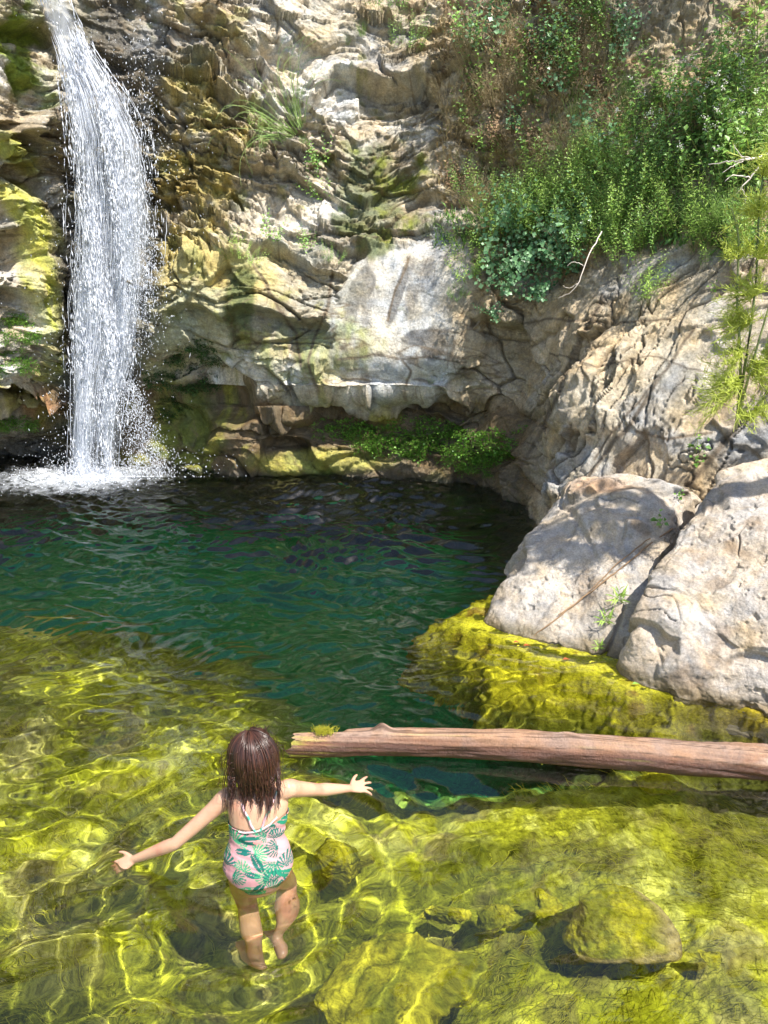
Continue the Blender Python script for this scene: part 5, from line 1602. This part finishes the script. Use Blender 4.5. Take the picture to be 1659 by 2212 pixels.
# ------------------------------------------------------------------ the swimmer
GX, GY, GZ = 0.0, 0.03, 0.155
def gpt(x, y, z):
    if z > -.13: z2 = -.13 + (z + .13) * .725; y2 = 2.205 + (y - 2.205) * .35
    else: z2 = -.13 + (z + .13) * 1.16; y2 = y - .03 * min(1, (-.13 - z) / .45)
    return np.array([x * .97 + GX, y2 + GY, z2 + GZ])
class Soup:
    def __init__(s): s.V = []; s.F = []; s.n = 0
    def loft(s, pts, rad, side=None, sides=20, caps=True):
        """closed tube through pts; rad = list of (a, b): half width along side, half depth across"""
        pts = np.array(pts, float); rad = np.array([(r, r) if np.isscalar(r) else r for r in rad], float)
        m = max(4 * (len(pts) - 1) + 1, 9)
        u = np.linspace(0, len(pts) - 1, m)
        P_ = catmull(pts, u); R_ = np.maximum(catmull(rad, u), .001)
        t = np.gradient(P_, axis=0); t /= np.linalg.norm(t, axis=1)[:, None]
        sd_ = np.array(side if side is not None else ([1.0, 0, 0] if abs(t[0, 0]) < .8 else [0, 1.0, 0]), float)
        a = sd_[None] - (t @ sd_)[:, None] * t; a /= np.linalg.norm(a, axis=1)[:, None]
        b = np.cross(t, a)
        # rounded ends
        if caps:
            e = [0.0, .5, .8, .97]
            def end(i, sg):
                PP, AA, RR = [], [], []
                for q in (e[::-1] if sg < 0 else e)[::1]:
                    k = math.sqrt(max(1 - q * q, .02))
                    PP.append(P_[i] + t[i] * sg * q * R_[i].min()); RR.append(R_[i] * k); AA.append((a[i], b[i]))
                return PP, AA, RR
            p0, a0, r0 = end(0, -1); p1, a1, r1 = end(-1, 1)
            P_ = np.concatenate([p0, P_[1:-1], p1]); R_ = np.concatenate([r0, R_[1:-1], r1])
            a = np.concatenate([[q[0] for q in a0], a[1:-1], [q[0] for q in a1]]); b = np.concatenate([[q[1] for q in a0], b[1:-1], [q[1] for q in a1]])
        th = np.arange(sides) * 2 * math.pi / sides
        ring = P_[:, None] + R_[:, 0, None, None] * np.cos(th)[None, :, None] * a[:, None] + R_[:, 1, None, None] * np.sin(th)[None, :, None] * b[:, None]
        k = len(P_)
        i = np.arange(k * sides).reshape(k, sides) + s.n; j = np.roll(i, -1, 1)
        F = list(np.stack([i[:-1], j[:-1], j[1:], i[1:]], -1).reshape(-1, 4).tolist())
        F.append(i[0][::-1].tolist()); F.append(i[-1].tolist())
        s.V.append(ring.reshape(-1, 3)); s.F += F; s.n += k * sides
    def ball(s, c, r, rot=None, n=20):
        D, F = cube_sphere(9)
        V = D * np.array(r)
        if rot is not None: V = V @ np.array(rot).T
        s.V.append(V + np.array(c)); s.F += (F + s.n).tolist(); s.n += len(V)
    def remesh(s, voxel, iters=6):
        me = bpy.data.meshes.new('tmp'); me.from_pydata(np.concatenate(s.V).tolist(), [], s.F)
        o = bpy.data.objects.new('tmp', me); COL.objects.link(o)
        m = o.modifiers.new('r', 'REMESH'); m.mode = 'VOXEL'; m.voxel_size = voxel
        k = o.modifiers.new('s', 'SMOOTH'); k.factor = .5; k.iterations = iters
        dg = bpy.context.evaluated_depsgraph_get()
        res = bpy.data.meshes.new_from_object(o.evaluated_get(dg))
        V = np.empty(len(res.vertices) * 3, np.float32); res.vertices.foreach_get('co', V)
        L_ = np.empty(len(res.loops), np.int32); res.loops.foreach_get('vertex_index', L_)
        bpy.data.objects.remove(o); bpy.data.meshes.remove(me); bpy.data.meshes.remove(res)
        return V.reshape(-1, 3).astype(float), L_.reshape(-1, 4)

body = Soup()
SIDE = np.array([.97, .16, .10]); SIDE /= np.linalg.norm(SIDE)
tor = [gpt(-.463, 2.19, -.185), gpt(-.465, 2.205, -.13), gpt(-.467, 2.225, -.05), gpt(-.468, 2.262, .05), gpt(-.464, 2.305, .14), gpt(-.462, 2.342, .215), gpt(-.461, 2.368, .262), gpt(-.463, 2.382, .300)]
tr_ = [(.085, .060), (.120, .082), (.117, .078), (.095, .064), (.102, .068), (.108, .066), (.098, .052), (.05, .042)]
body.loft(tor, tr_, SIDE, 28)
body.loft([gpt(-.463, 2.375, .27), gpt(-.468, 2.39, .32), gpt(-.474, 2.405, .37)], [.043, .037, .036], SIDE, 16)
HEAD = gpt(-.480, 2.425, .430)
FD = np.array([-.68, .70, -.14]); FD /= np.linalg.norm(FD)              # where she looks
HS = np.cross(FD, [0, 0, 1.0]); HS /= np.linalg.norm(HS); HU = np.cross(HS, FD)
HR = np.stack([HS, FD, HU], 1)                                           # columns: right, forward, up
hp = lambda x, y, z: HEAD + HR @ np.array([x, y, z])
body.ball(hp(0, -.008, .015), (.071, .090, .085), HR)
body.ball(hp(0, .022, -.030), (.055, .060, .062), HR)
body.ball(hp(0, .050, -.066), (.030, .026, .024), HR)
body.ball(hp(.032, .045, -.030), (.026, .030, .028), HR); body.ball(hp(-.032, .045, -.030), (.026, .030, .028), HR)
body.loft([hp(0, .078, -.002), hp(0, .092, -.022), hp(0, .094, -.030)], [.006, .009, .009], HS, 10)
body.ball(hp(0, .076, -.052), (.017, .008, .005), HR); body.ball(hp(0, .074, -.059), (.014, .008, .005), HR)
for sg in (-1, 1): body.ball(hp(.070 * sg, -.004, -.012), (.008, .017, .026), HR)
# shoulders and arms
def limb(pts, rads): body.loft(pts, [r * .92 for r in rads], None, 16)
Ls, Rs = gpt(-.572, 2.352, .240), gpt(-.352, 2.385, .275)
Le, Lw, Lt = np.array(at_z(378, 1822, .13)), np.array(at_z(290, 1856, .03)), np.array(at_z(240, 1880, -.015))
Re, Rw, Rt = np.array(at_z(688, 1706, .235)), np.array(at_z(756, 1703, .17)), np.array(at_z(800, 1695, .145))
print('arm lengths', [round(float(np.linalg.norm(a - b)), 3) for a, b in ((Ls, Le), (Le, Lw), (Lw, Lt), (Rs, Re), (Re, Rw), (Rw, Rt))])
for S_, E_, W_ in ((Ls, Le, Lw), (Rs, Re, Rw)):
    inn = S_ * .55 + tor[6] * .45
    limb([inn - [0, 0, .02], S_, S_ * .72 + E_ * .28, S_ * .35 + E_ * .65, E_], [.036, .037, .032, .028, .0245])
    limb([E_, E_ * .78 + W_ * .22, E_ * .4 + W_ * .6, W_], [.0245, .026, .021, .0155])
def hand(W_, T_, up, thumb_side, spread, curl):
    d = (T_ - W_); Lh = np.linalg.norm(d); d /= Lh
    up = np.array(up, float); up -= up.dot(d) * d; up /= np.linalg.norm(up)
    s = np.cross(d, up) * thumb_side
    pal = Lh * .50
    body.loft([W_, W_ + d * pal * .35, W_ + d * pal * .75, W_ + d * pal], [(.0150, .012), (.021, .011), (.0265, .0095), (.026, .008)], s, 16)
    for k, (o, ln, ang) in enumerate(((.0195, .47, .30), (.0065, .54, .10), (-.0065, .50, -.10), (-.0185, .40, -.32))):
        b0 = W_ + d * pal * .93 + s * o
        dd = d + s * ang * spread; dd /= np.linalg.norm(dd)
        l = Lh * ln; c = curl * (1 + .25 * k)
        p1 = b0 + dd * l * .42 - up * l * .06 * c; p2 = p1 + dd * l * .32 - up * l * .14 * c; p3 = p2 + dd * l * .24 - up * l * .20 * c
        body.loft([b0 - dd * .012, b0, p1, p2, p3], [.0060, .0062, .0060, .0054, .0044], s, 10)
    b0 = W_ + d * pal * .25 + s * .014
    dd = d * .75 + s * .85 - up * .15; dd /= np.linalg.norm(dd)
    body.loft([b0, b0 + dd * .022, b0 + dd * .040 + d * .004, b0 + dd * .050 + d * .012], [.0095, .0078, .0066, .0050], up, 10)
hand(Lw, Lt + (Lt - Lw) * .15, (0.2, -.5, .85), 1, .45, .9)
hand(Rw, Rt + (Rt - Rw) * .20, (0, -.55, .85), -1, 1.25, .5)
# legs, under water
legs = [([gpt(-.520, 2.205, -.13), gpt(-.522, 2.215, -.23), gpt(-.522, 2.245, -.345), gpt(-.516, 2.235, -.365), gpt(-.498, 2.195, -.46), gpt(-.478, 2.165, -.555)], (gpt(-.472, 2.145, -.585), gpt(-.505, 2.205, -.612), gpt(-.548, 2.262, -.628))),
        ([gpt(-.408, 2.21, -.13), gpt(-.395, 2.25, -.22), gpt(-.378, 2.305, -.318), gpt(-.376, 2.302, -.338), gpt(-.384, 2.255, -.43), gpt(-.402, 2.225, -.530)], (gpt(-.406, 2.205, -.560), gpt(-.428, 2.262, -.590), gpt(-.452, 2.322, -.606)))]
for pts, (f0, f1, f2) in legs:
    limb(pts[:4], [.064, .058, .043, .040]); limb(pts[3:], [.040, .041, .026])
    limb([pts[5], f0], [.026, .024])
    fd = f2 - f0; fd /= np.linalg.norm(fd)
    sdv = np.array([1.0, 0, 0]); upv = np.cross(sdv, fd)
    body.loft([f0 - fd * .022, f0 + fd * .02, f1, f2], [(.020, .021), (.024, .022), (.029, .016), (.031, .010)], sdv, 16)
    for k in range(5):
        o = (-.024 + .012 * k) * (1 if pts[0][0] > -.47 else -1)
        body.loft([f2 + sdv * o, f2 + sdv * o + fd * (.020 - .0025 * k)], [.0068 - .0005 * k + (.002 if k == 0 else 0), .0060 - .0005 * k], sdv, 8)
BV_, BF_ = body.remesh(.0034, 5)
m_skin, t_, N, L, b_ = nodes_of('skin')
at_ = N.new('ShaderNodeAttribute'); at_.attribute_name = 'Col'
L.new(at_.outputs['Color'], b_.inputs['Base Color'])
b_.inputs['Roughness'].default_value = .42
b_.inputs['Coat Weight'].default_value = .25
b_.inputs['Coat Roughness'].default_value = .15
b_.inputs['Subsurface Weight'].default_value = .12
b_.inputs['Subsurface Radius'].default_value = (.02, .008, .004)
b_.inputs['Subsurface Scale'].default_value = .6
nn_ = N.new('ShaderNodeTexNoise'); nn_.inputs['Scale'].default_value = 220; nn_.inputs['Detail'].default_value = 3
bp_ = N.new('ShaderNodeBump'); bp_.inputs['Strength'].default_value = .12; bp_.inputs['Distance'].default_value = .004
L.new(nn_.outputs['Fac'], bp_.inputs['Height']); L.new(bp_.outputs['Normal'], b_.inputs['Normal'])
skc = np.zeros_like(BV_) + np.array([.52, .31, .205])
skc = mixc(skc, [.42, .22, .13], smooth(.0, .5, fbm(BV_ * 30, 3, seed=802)) * .2)
skc = mixc(skc, [.50, .235, .16], smooth(-.1, .4, fbm(BV_ * 14, 3, seed=801)))
hl = (BV_ - HEAD) @ HR
lipm = smooth(.022, .014, np.abs(hl[:, 0])) * smooth(.010, .006, np.abs(hl[:, 2] + .0555)) * smooth(.06, .07, hl[:, 1])
skc = mixc(skc, [.50, .16, .14], lipm * .8)
ORG = gpt(-.465, 2.2, -.68)
person = empty('person', ORG)
tag(person, 'girl with long wet brown hair in a pink leaf print swimsuit wading with arms spread', 'person')
# the swimsuit: an offset skin of the torso
Ta = np.array(tor)
ax = Ta[6] - Ta[1]; axL = np.linalg.norm(ax); ax /= axL
rel = BV_ - Ta[1]
tt_ = rel @ ax
sdw = rel @ SIDE
armd = np.minimum(np.linalg.norm(np.cross(BV_ - Ls, (Le - Ls) / np.linalg.norm(Le - Ls)), axis=1) + 9 * (rel @ SIDE > -.10), np.linalg.norm(np.cross(BV_ - Rs, (Re - Rs) / np.linalg.norm(Re - Rs)), axis=1) + 9 * (rel @ SIDE < .10))
backd = -(np.cross(SIDE, ax) * -1)[1]
fwd = np.cross(ax, SIDE); fwd = fwd if fwd[1] > 0 else -fwd
isback = (rel - tt_[:, None] * ax) @ fwd < .015
topl = np.where(isback, .183 + .35 * np.abs(sdw) ** 1.3 + .010 * sdw / .1, .245)
lowl = -.072 + 1.15 * np.maximum(np.abs(sdw) - .045, 0)
insuit = (tt_ < topl) & (tt_ > lowl) & (np.abs(sdw) < .15) & ~((armd < .040) & (tt_ > .17))
NB = vnormals(BV_, BF_)
ctr_ = BV_.mean(0)
if ((BV_ - np.array([BV_[:, 0].mean(), BV_[:, 1].mean(), BV_[:, 2].mean()])) * NB).sum() < 0: NB = -NB
fm = insuit[BF_].all(1)
# green underneath would poke through: pull the covered skin in
BVs = BV_ - NB * (insuit * .002)[:, None]
link('body', mesh_np('body', BVs - ORG, BF_, skc), m_skin, person).cycles.is_caustics_receiver = True
used = np.unique(BF_[fm]); remap = -np.ones(len(BV_), int); remap[used] = np.arange(len(used))
wr = fbm(np.stack([sdw * 9, tt_ * 42 + sdw * 16, sdw * 0], -1), 3, seed=811)
SV = BV_ + NB * (.0035 + .0042 * wr * smooth(.0, .05, tt_) + .003 * smooth(.01, .0, np.abs(tt_ - topl)))[:, None]
# leaf print
sc_ = np.zeros_like(SV) + np.array([.54, .27, .29])
gg = np.random.default_rng(12)
ang_ = np.arctan2((rel - tt_[:, None] * ax) @ fwd * 1.4, sdw)
su = np.where(isback, sdw, sdw) + .0
sv = tt_
palette = [[.004, .11, .085], [.01, .20, .12], [.006, .13, .11], [.05, .30, .15]]
cands = [(x_, y_) for y_ in np.arange(-.07, .33, .044) for x_ in np.arange(-.13, .14, .050)]
for kk, (x_, y_) in enumerate(cands):
    x0 = x_ + gg.normal(0, .012) + (.029 if int(round((y_ + .07) / .044)) % 2 else 0); y0 = y_ + gg.normal(0, .008)
    a0 = gg.uniform(0, 6.28); Rl = gg.uniform(.027, .040)
    dx, dy = su - x0, sv - y0
    lx = dx * math.cos(a0) + dy * math.sin(a0); ly = -dx * math.sin(a0) + dy * math.cos(a0)
    if kk % 3 != 2:
        # palm fan: narrow fingers radiating from the stalk
        r = np.hypot(lx + Rl * .5, ly); th_ = np.arctan2(ly, lx + Rl * .5)
        fing = np.abs(((th_ * 5.5 / math.pi * 2) % 1.0) - .5) * 2
        m_ = (r < Rl * (1.45 - .35 * np.abs(th_))) & (np.abs(th_) < 1.35) & (fing < .80 - .45 * r / (Rl * 1.5) + .1)
    else:
        # broad banana leaf with slits
        w__ = Rl * .42 * np.sqrt(np.clip(1 - (lx / Rl) ** 2, 0, 1))
        m_ = (np.abs(ly) < w__) & (np.abs(ly) > .0009)
    m_ &= isback | True
    sc_ = np.where(m_[:, None], np.array(palette[kk % 4]), sc_)
coral = np.exp(-(((su - .02) / .016) ** 2 + ((sv - .14) / .007) ** 2)) > .4
sc_ = np.where(coral[:, None], np.array([.85, .22, .20]), sc_)
m_suit, t_, N, L, b_ = nodes_of('swimsuit_fabric')
at_ = N.new('ShaderNodeAttribute'); at_.attribute_name = 'Col'
L.new(at_.outputs['Color'], b_.inputs['Base Color']); b_.inputs['Roughness'].default_value = .45
suit = link('swimsuit', mesh_np('swimsuit', SV[used] - ORG, remap[BF_[fm]], sc_[used]), m_suit, person)
suit['label'] = 'pink one piece swimsuit printed with green palm leaves'
suit.cycles.is_caustics_receiver = True
sol = suit.modifiers.new('thickness', 'SOLIDIFY'); sol.thickness = .002; sol.offset = -1
# straps lie on the skin
KD = BVTree = None
from mathutils.kdtree import KDTree
kd = KDTree(len(BV_))
for i_, v_ in enumerate(BV_): kd.insert(v_, i_)
kd.balance()
def onskin(p, lift):
    _, i_, _ = kd.find(Vector(p)); return BV_[i_] + NB[i_] * lift
def tor_pt(s, t, back=True):
    return Ta[1] + ax * t + SIDE * s - fwd * (.12 if back else -.12)
for s0, s1, t1 in ((-.012, -.066, .285), (.010, .072, .292)):
    P0 = [tor_pt(s0 + (s1 - s0) * u, .178 + (t1 - .178) * u) for u in np.linspace(0, 1, 12)]
    pp = np.array([onskin(p, .0035) for p in P0])
    pp = np.concatenate([pp, [onskin(tor_pt(s1, t1 + .02) + fwd * q, .003) for q in (.08, .14, .20)]])
    pp[1:-1] = (pp[:-2] + pp[1:-1] * 2 + pp[2:]) / 4
    V, F, T = tube_mesh([pp], [np.full(len(pp), .0042)], 8)
    cc_ = np.where(((np.arange(len(V)) // 16) % 3 == 0)[:, None], np.array([.05, .35, .25]), np.array([.60, .36, .40]))
    link('strap', mesh_np('strap', V - ORG, F, cc_), m_suit, person)
pp = np.array([onskin(tor_pt(s_, .180 + .35 * abs(s_) ** 1.3 + .01 * s_ / .1), .004) for s_ in np.linspace(-.10, .10, 26)])
pp[1:-1] = (pp[:-2] + pp[1:-1] * 2 + pp[2:]) / 4
V, F, T = tube_mesh([pp], [np.full(len(pp), .0032)], 8)
link('trim', mesh_np('trim', V - ORG, F, np.zeros((len(V), 3)) + [.66, .48, .50]), m_suit, person)
# eyes
m_eye = plain_material('eye_white', (.75, .73, .70), .2, .02)
m_iris = plain_material('iris', (.05, .03, .02), .1, .1)
for sg in (-1, 1):
    e_ = Soup(); e_.ball(hp(.028 * sg, .066, .0), (.012, .010, .008), HR)
    V = np.concatenate(e_.V); ey = link('eye', mesh_np('eye', V - ORG, np.array(e_.F)), m_eye, person)
    e_ = Soup(); e_.ball(hp(.028 * sg, .0745, .0), (.0045, .003, .0045), HR)
    V = np.concatenate(e_.V); link('iris', mesh_np('iris', V - ORG, np.array(e_.F)), m_iris, ey)
# hair: a wet fall of locks
m_hair, t_, N, L, b_ = nodes_of('wet_hair')
at_ = N.new('ShaderNodeAttribute'); at_.attribute_name = 'Var'
cr_ = N.new('ShaderNodeValToRGB'); cr_.color_ramp.elements[0].color = (.014, .006, .004, 1); cr_.color_ramp.elements[1].color = (.075, .028, .017, 1)
L.new(at_.outputs['Fac'], cr_.inputs['Fac']); L.new(cr_.outputs['Color'], b_.inputs['Base Color'])
b_.inputs['Roughness'].default_value = .36
def back_y(z):
    zz_ = Ta[:, 2]; o = np.argsort(zz_)
    return np.interp(z, zz_[o], (Ta[:, 1] - np.array([r[1] for r in tr_]))[o])
hps, hrs = [], []
gh = np.random.default_rng(31)
for k in range(1300):
    phi = gh.uniform(-math.pi, math.pi)                 # 0 = back of the head, in head space
    if abs(phi) > 2.15: continue
    x0 = gh.normal(0, .10)
    endz = gh.choice([.165, .19, .215, .24, .262]) + gh.normal(0, .010) + .02 * abs(phi)
    endz = -.13 + (endz + .13) * .76 + GZ + .040
    pts = []
    rr_h = gh.uniform(.98, 1.07) + .02 * math.sin(phi * 9)
    el0 = gh.uniform(50, 88)
    for el in np.linspace(el0, -12, 9):
        e = math.radians(el)
        q = np.array([math.sin(phi) * math.cos(e) * .078, -math.cos(phi) * math.cos(e) * .094 - .006, math.sin(e) * .094 + .014]) * rr_h
        pts.append(hp(*q))
    p = pts[-1].copy()
    cx_ = HEAD[0] + .004
    ck = round((p[0] - cx_) / .019)
    clump = ck * .019 * .96 + cx_ + gh.normal(0, .0035) + .008 * math.sin(ck * 2.7)
    endz += .018 * math.sin(ck * 1.9)
    wv1, wv2 = gh.uniform(0, 6.28), gh.uniform(.5, 2)
    zs_ = np.linspace(p[2] - .02, endz, 7)
    for i_, z_ in enumerate(zs_):
        f_ = (i_ + 1) / 7
        yb = back_y(z_) - .010 - .012 * gh.random() - .010 * (1 - f_)
        xx = p[0] * (1 - f_ * .75) + clump * f_ * .75 + (p[0] - cx_) * .02 * f_
        yy = p[1] * (1 - f_) ** 1.3 + min(yb, p[1] + .02) * (1 - (1 - f_) ** 1.3)
        pts.append(np.array([xx + gh.normal(0, .0015) + .004 * f_ * math.sin(wv1 + f_ * 6 * wv2), yy - .004 * f_ * math.cos(wv1 + f_ * 5), z_]))
    pts = catmull(np.array(pts), np.linspace(0, len(pts) - 1, 34))
    hps.append(pts); hrs.append(np.interp(np.linspace(0, 1, 34), [0, .1, .7, 1], [.0018, .0027, .0024, .0006]) * gh.uniform(.7, 1.2))
for k in range(120):
    phi = gh.uniform(-2.2, 2.2); e = math.radians(gh.uniform(-10, 60))
    q = np.array([math.sin(phi) * math.cos(e) * .078, -math.cos(phi) * math.cos(e) * .094 - .006, math.sin(e) * .094 + .014])
    a = hp(*(q * 1.02)); b = hp(*(q * 1.16)) + gh.normal(0, .008, 3); c2 = b + np.array([gh.normal(0, .02), gh.normal(-.01, .01), -gh.uniform(.03, .09)])
    hps.append(catmull(np.array([a, b, c2, c2 + gh.normal(0, .01, 3) + [0, 0, -.03]]), np.linspace(0, 3, 34))); hrs.append(np.linspace(.0009, .0003, 34))
# a few loose strands at the left cheek
for k in range(14):
    a = hp(-.070 + gh.normal(0, .004), .020 + gh.normal(0, .012), .02)
    b = a + np.array([-.012 + gh.normal(0, .006), -.02, -.10]); c2 = b + np.array([gh.normal(0, .008), -.03, -.09 + gh.normal(0, .02)])
    hps.append(catmull(np.array([hp(-.03, .03, .09), a, b, c2]), np.linspace(0, 3, 24))); hrs.append(np.linspace(.0022, .0006, 24))
V, F, T = tube_mesh(hps, hrs, 5)
hv = gh.random(len(hps))[T]
hair = link('hair', mesh_np('hair', V - ORG, F, attrs={'Var': hv}), m_hair, person)
cap = Soup(); cap.ball(hp(0, -.012, .020), (.0755, .0905, .0885), HR)
Vc = np.concatenate(cap.V); Fc = np.array(cap.F)
hlc = (Vc - HEAD) @ HR
okc = (hlc[:, 1] < .035 + .5 * np.maximum(hlc[:, 2] - .03, 0)) & (hlc[:, 2] > -.06)
Fc = Fc[okc[Fc].all(1)]
link('scalp', mesh_np('scalp', Vc - ORG, Fc, attrs={'Var': np.full(len(Vc), .2)}), m_hair, hair)
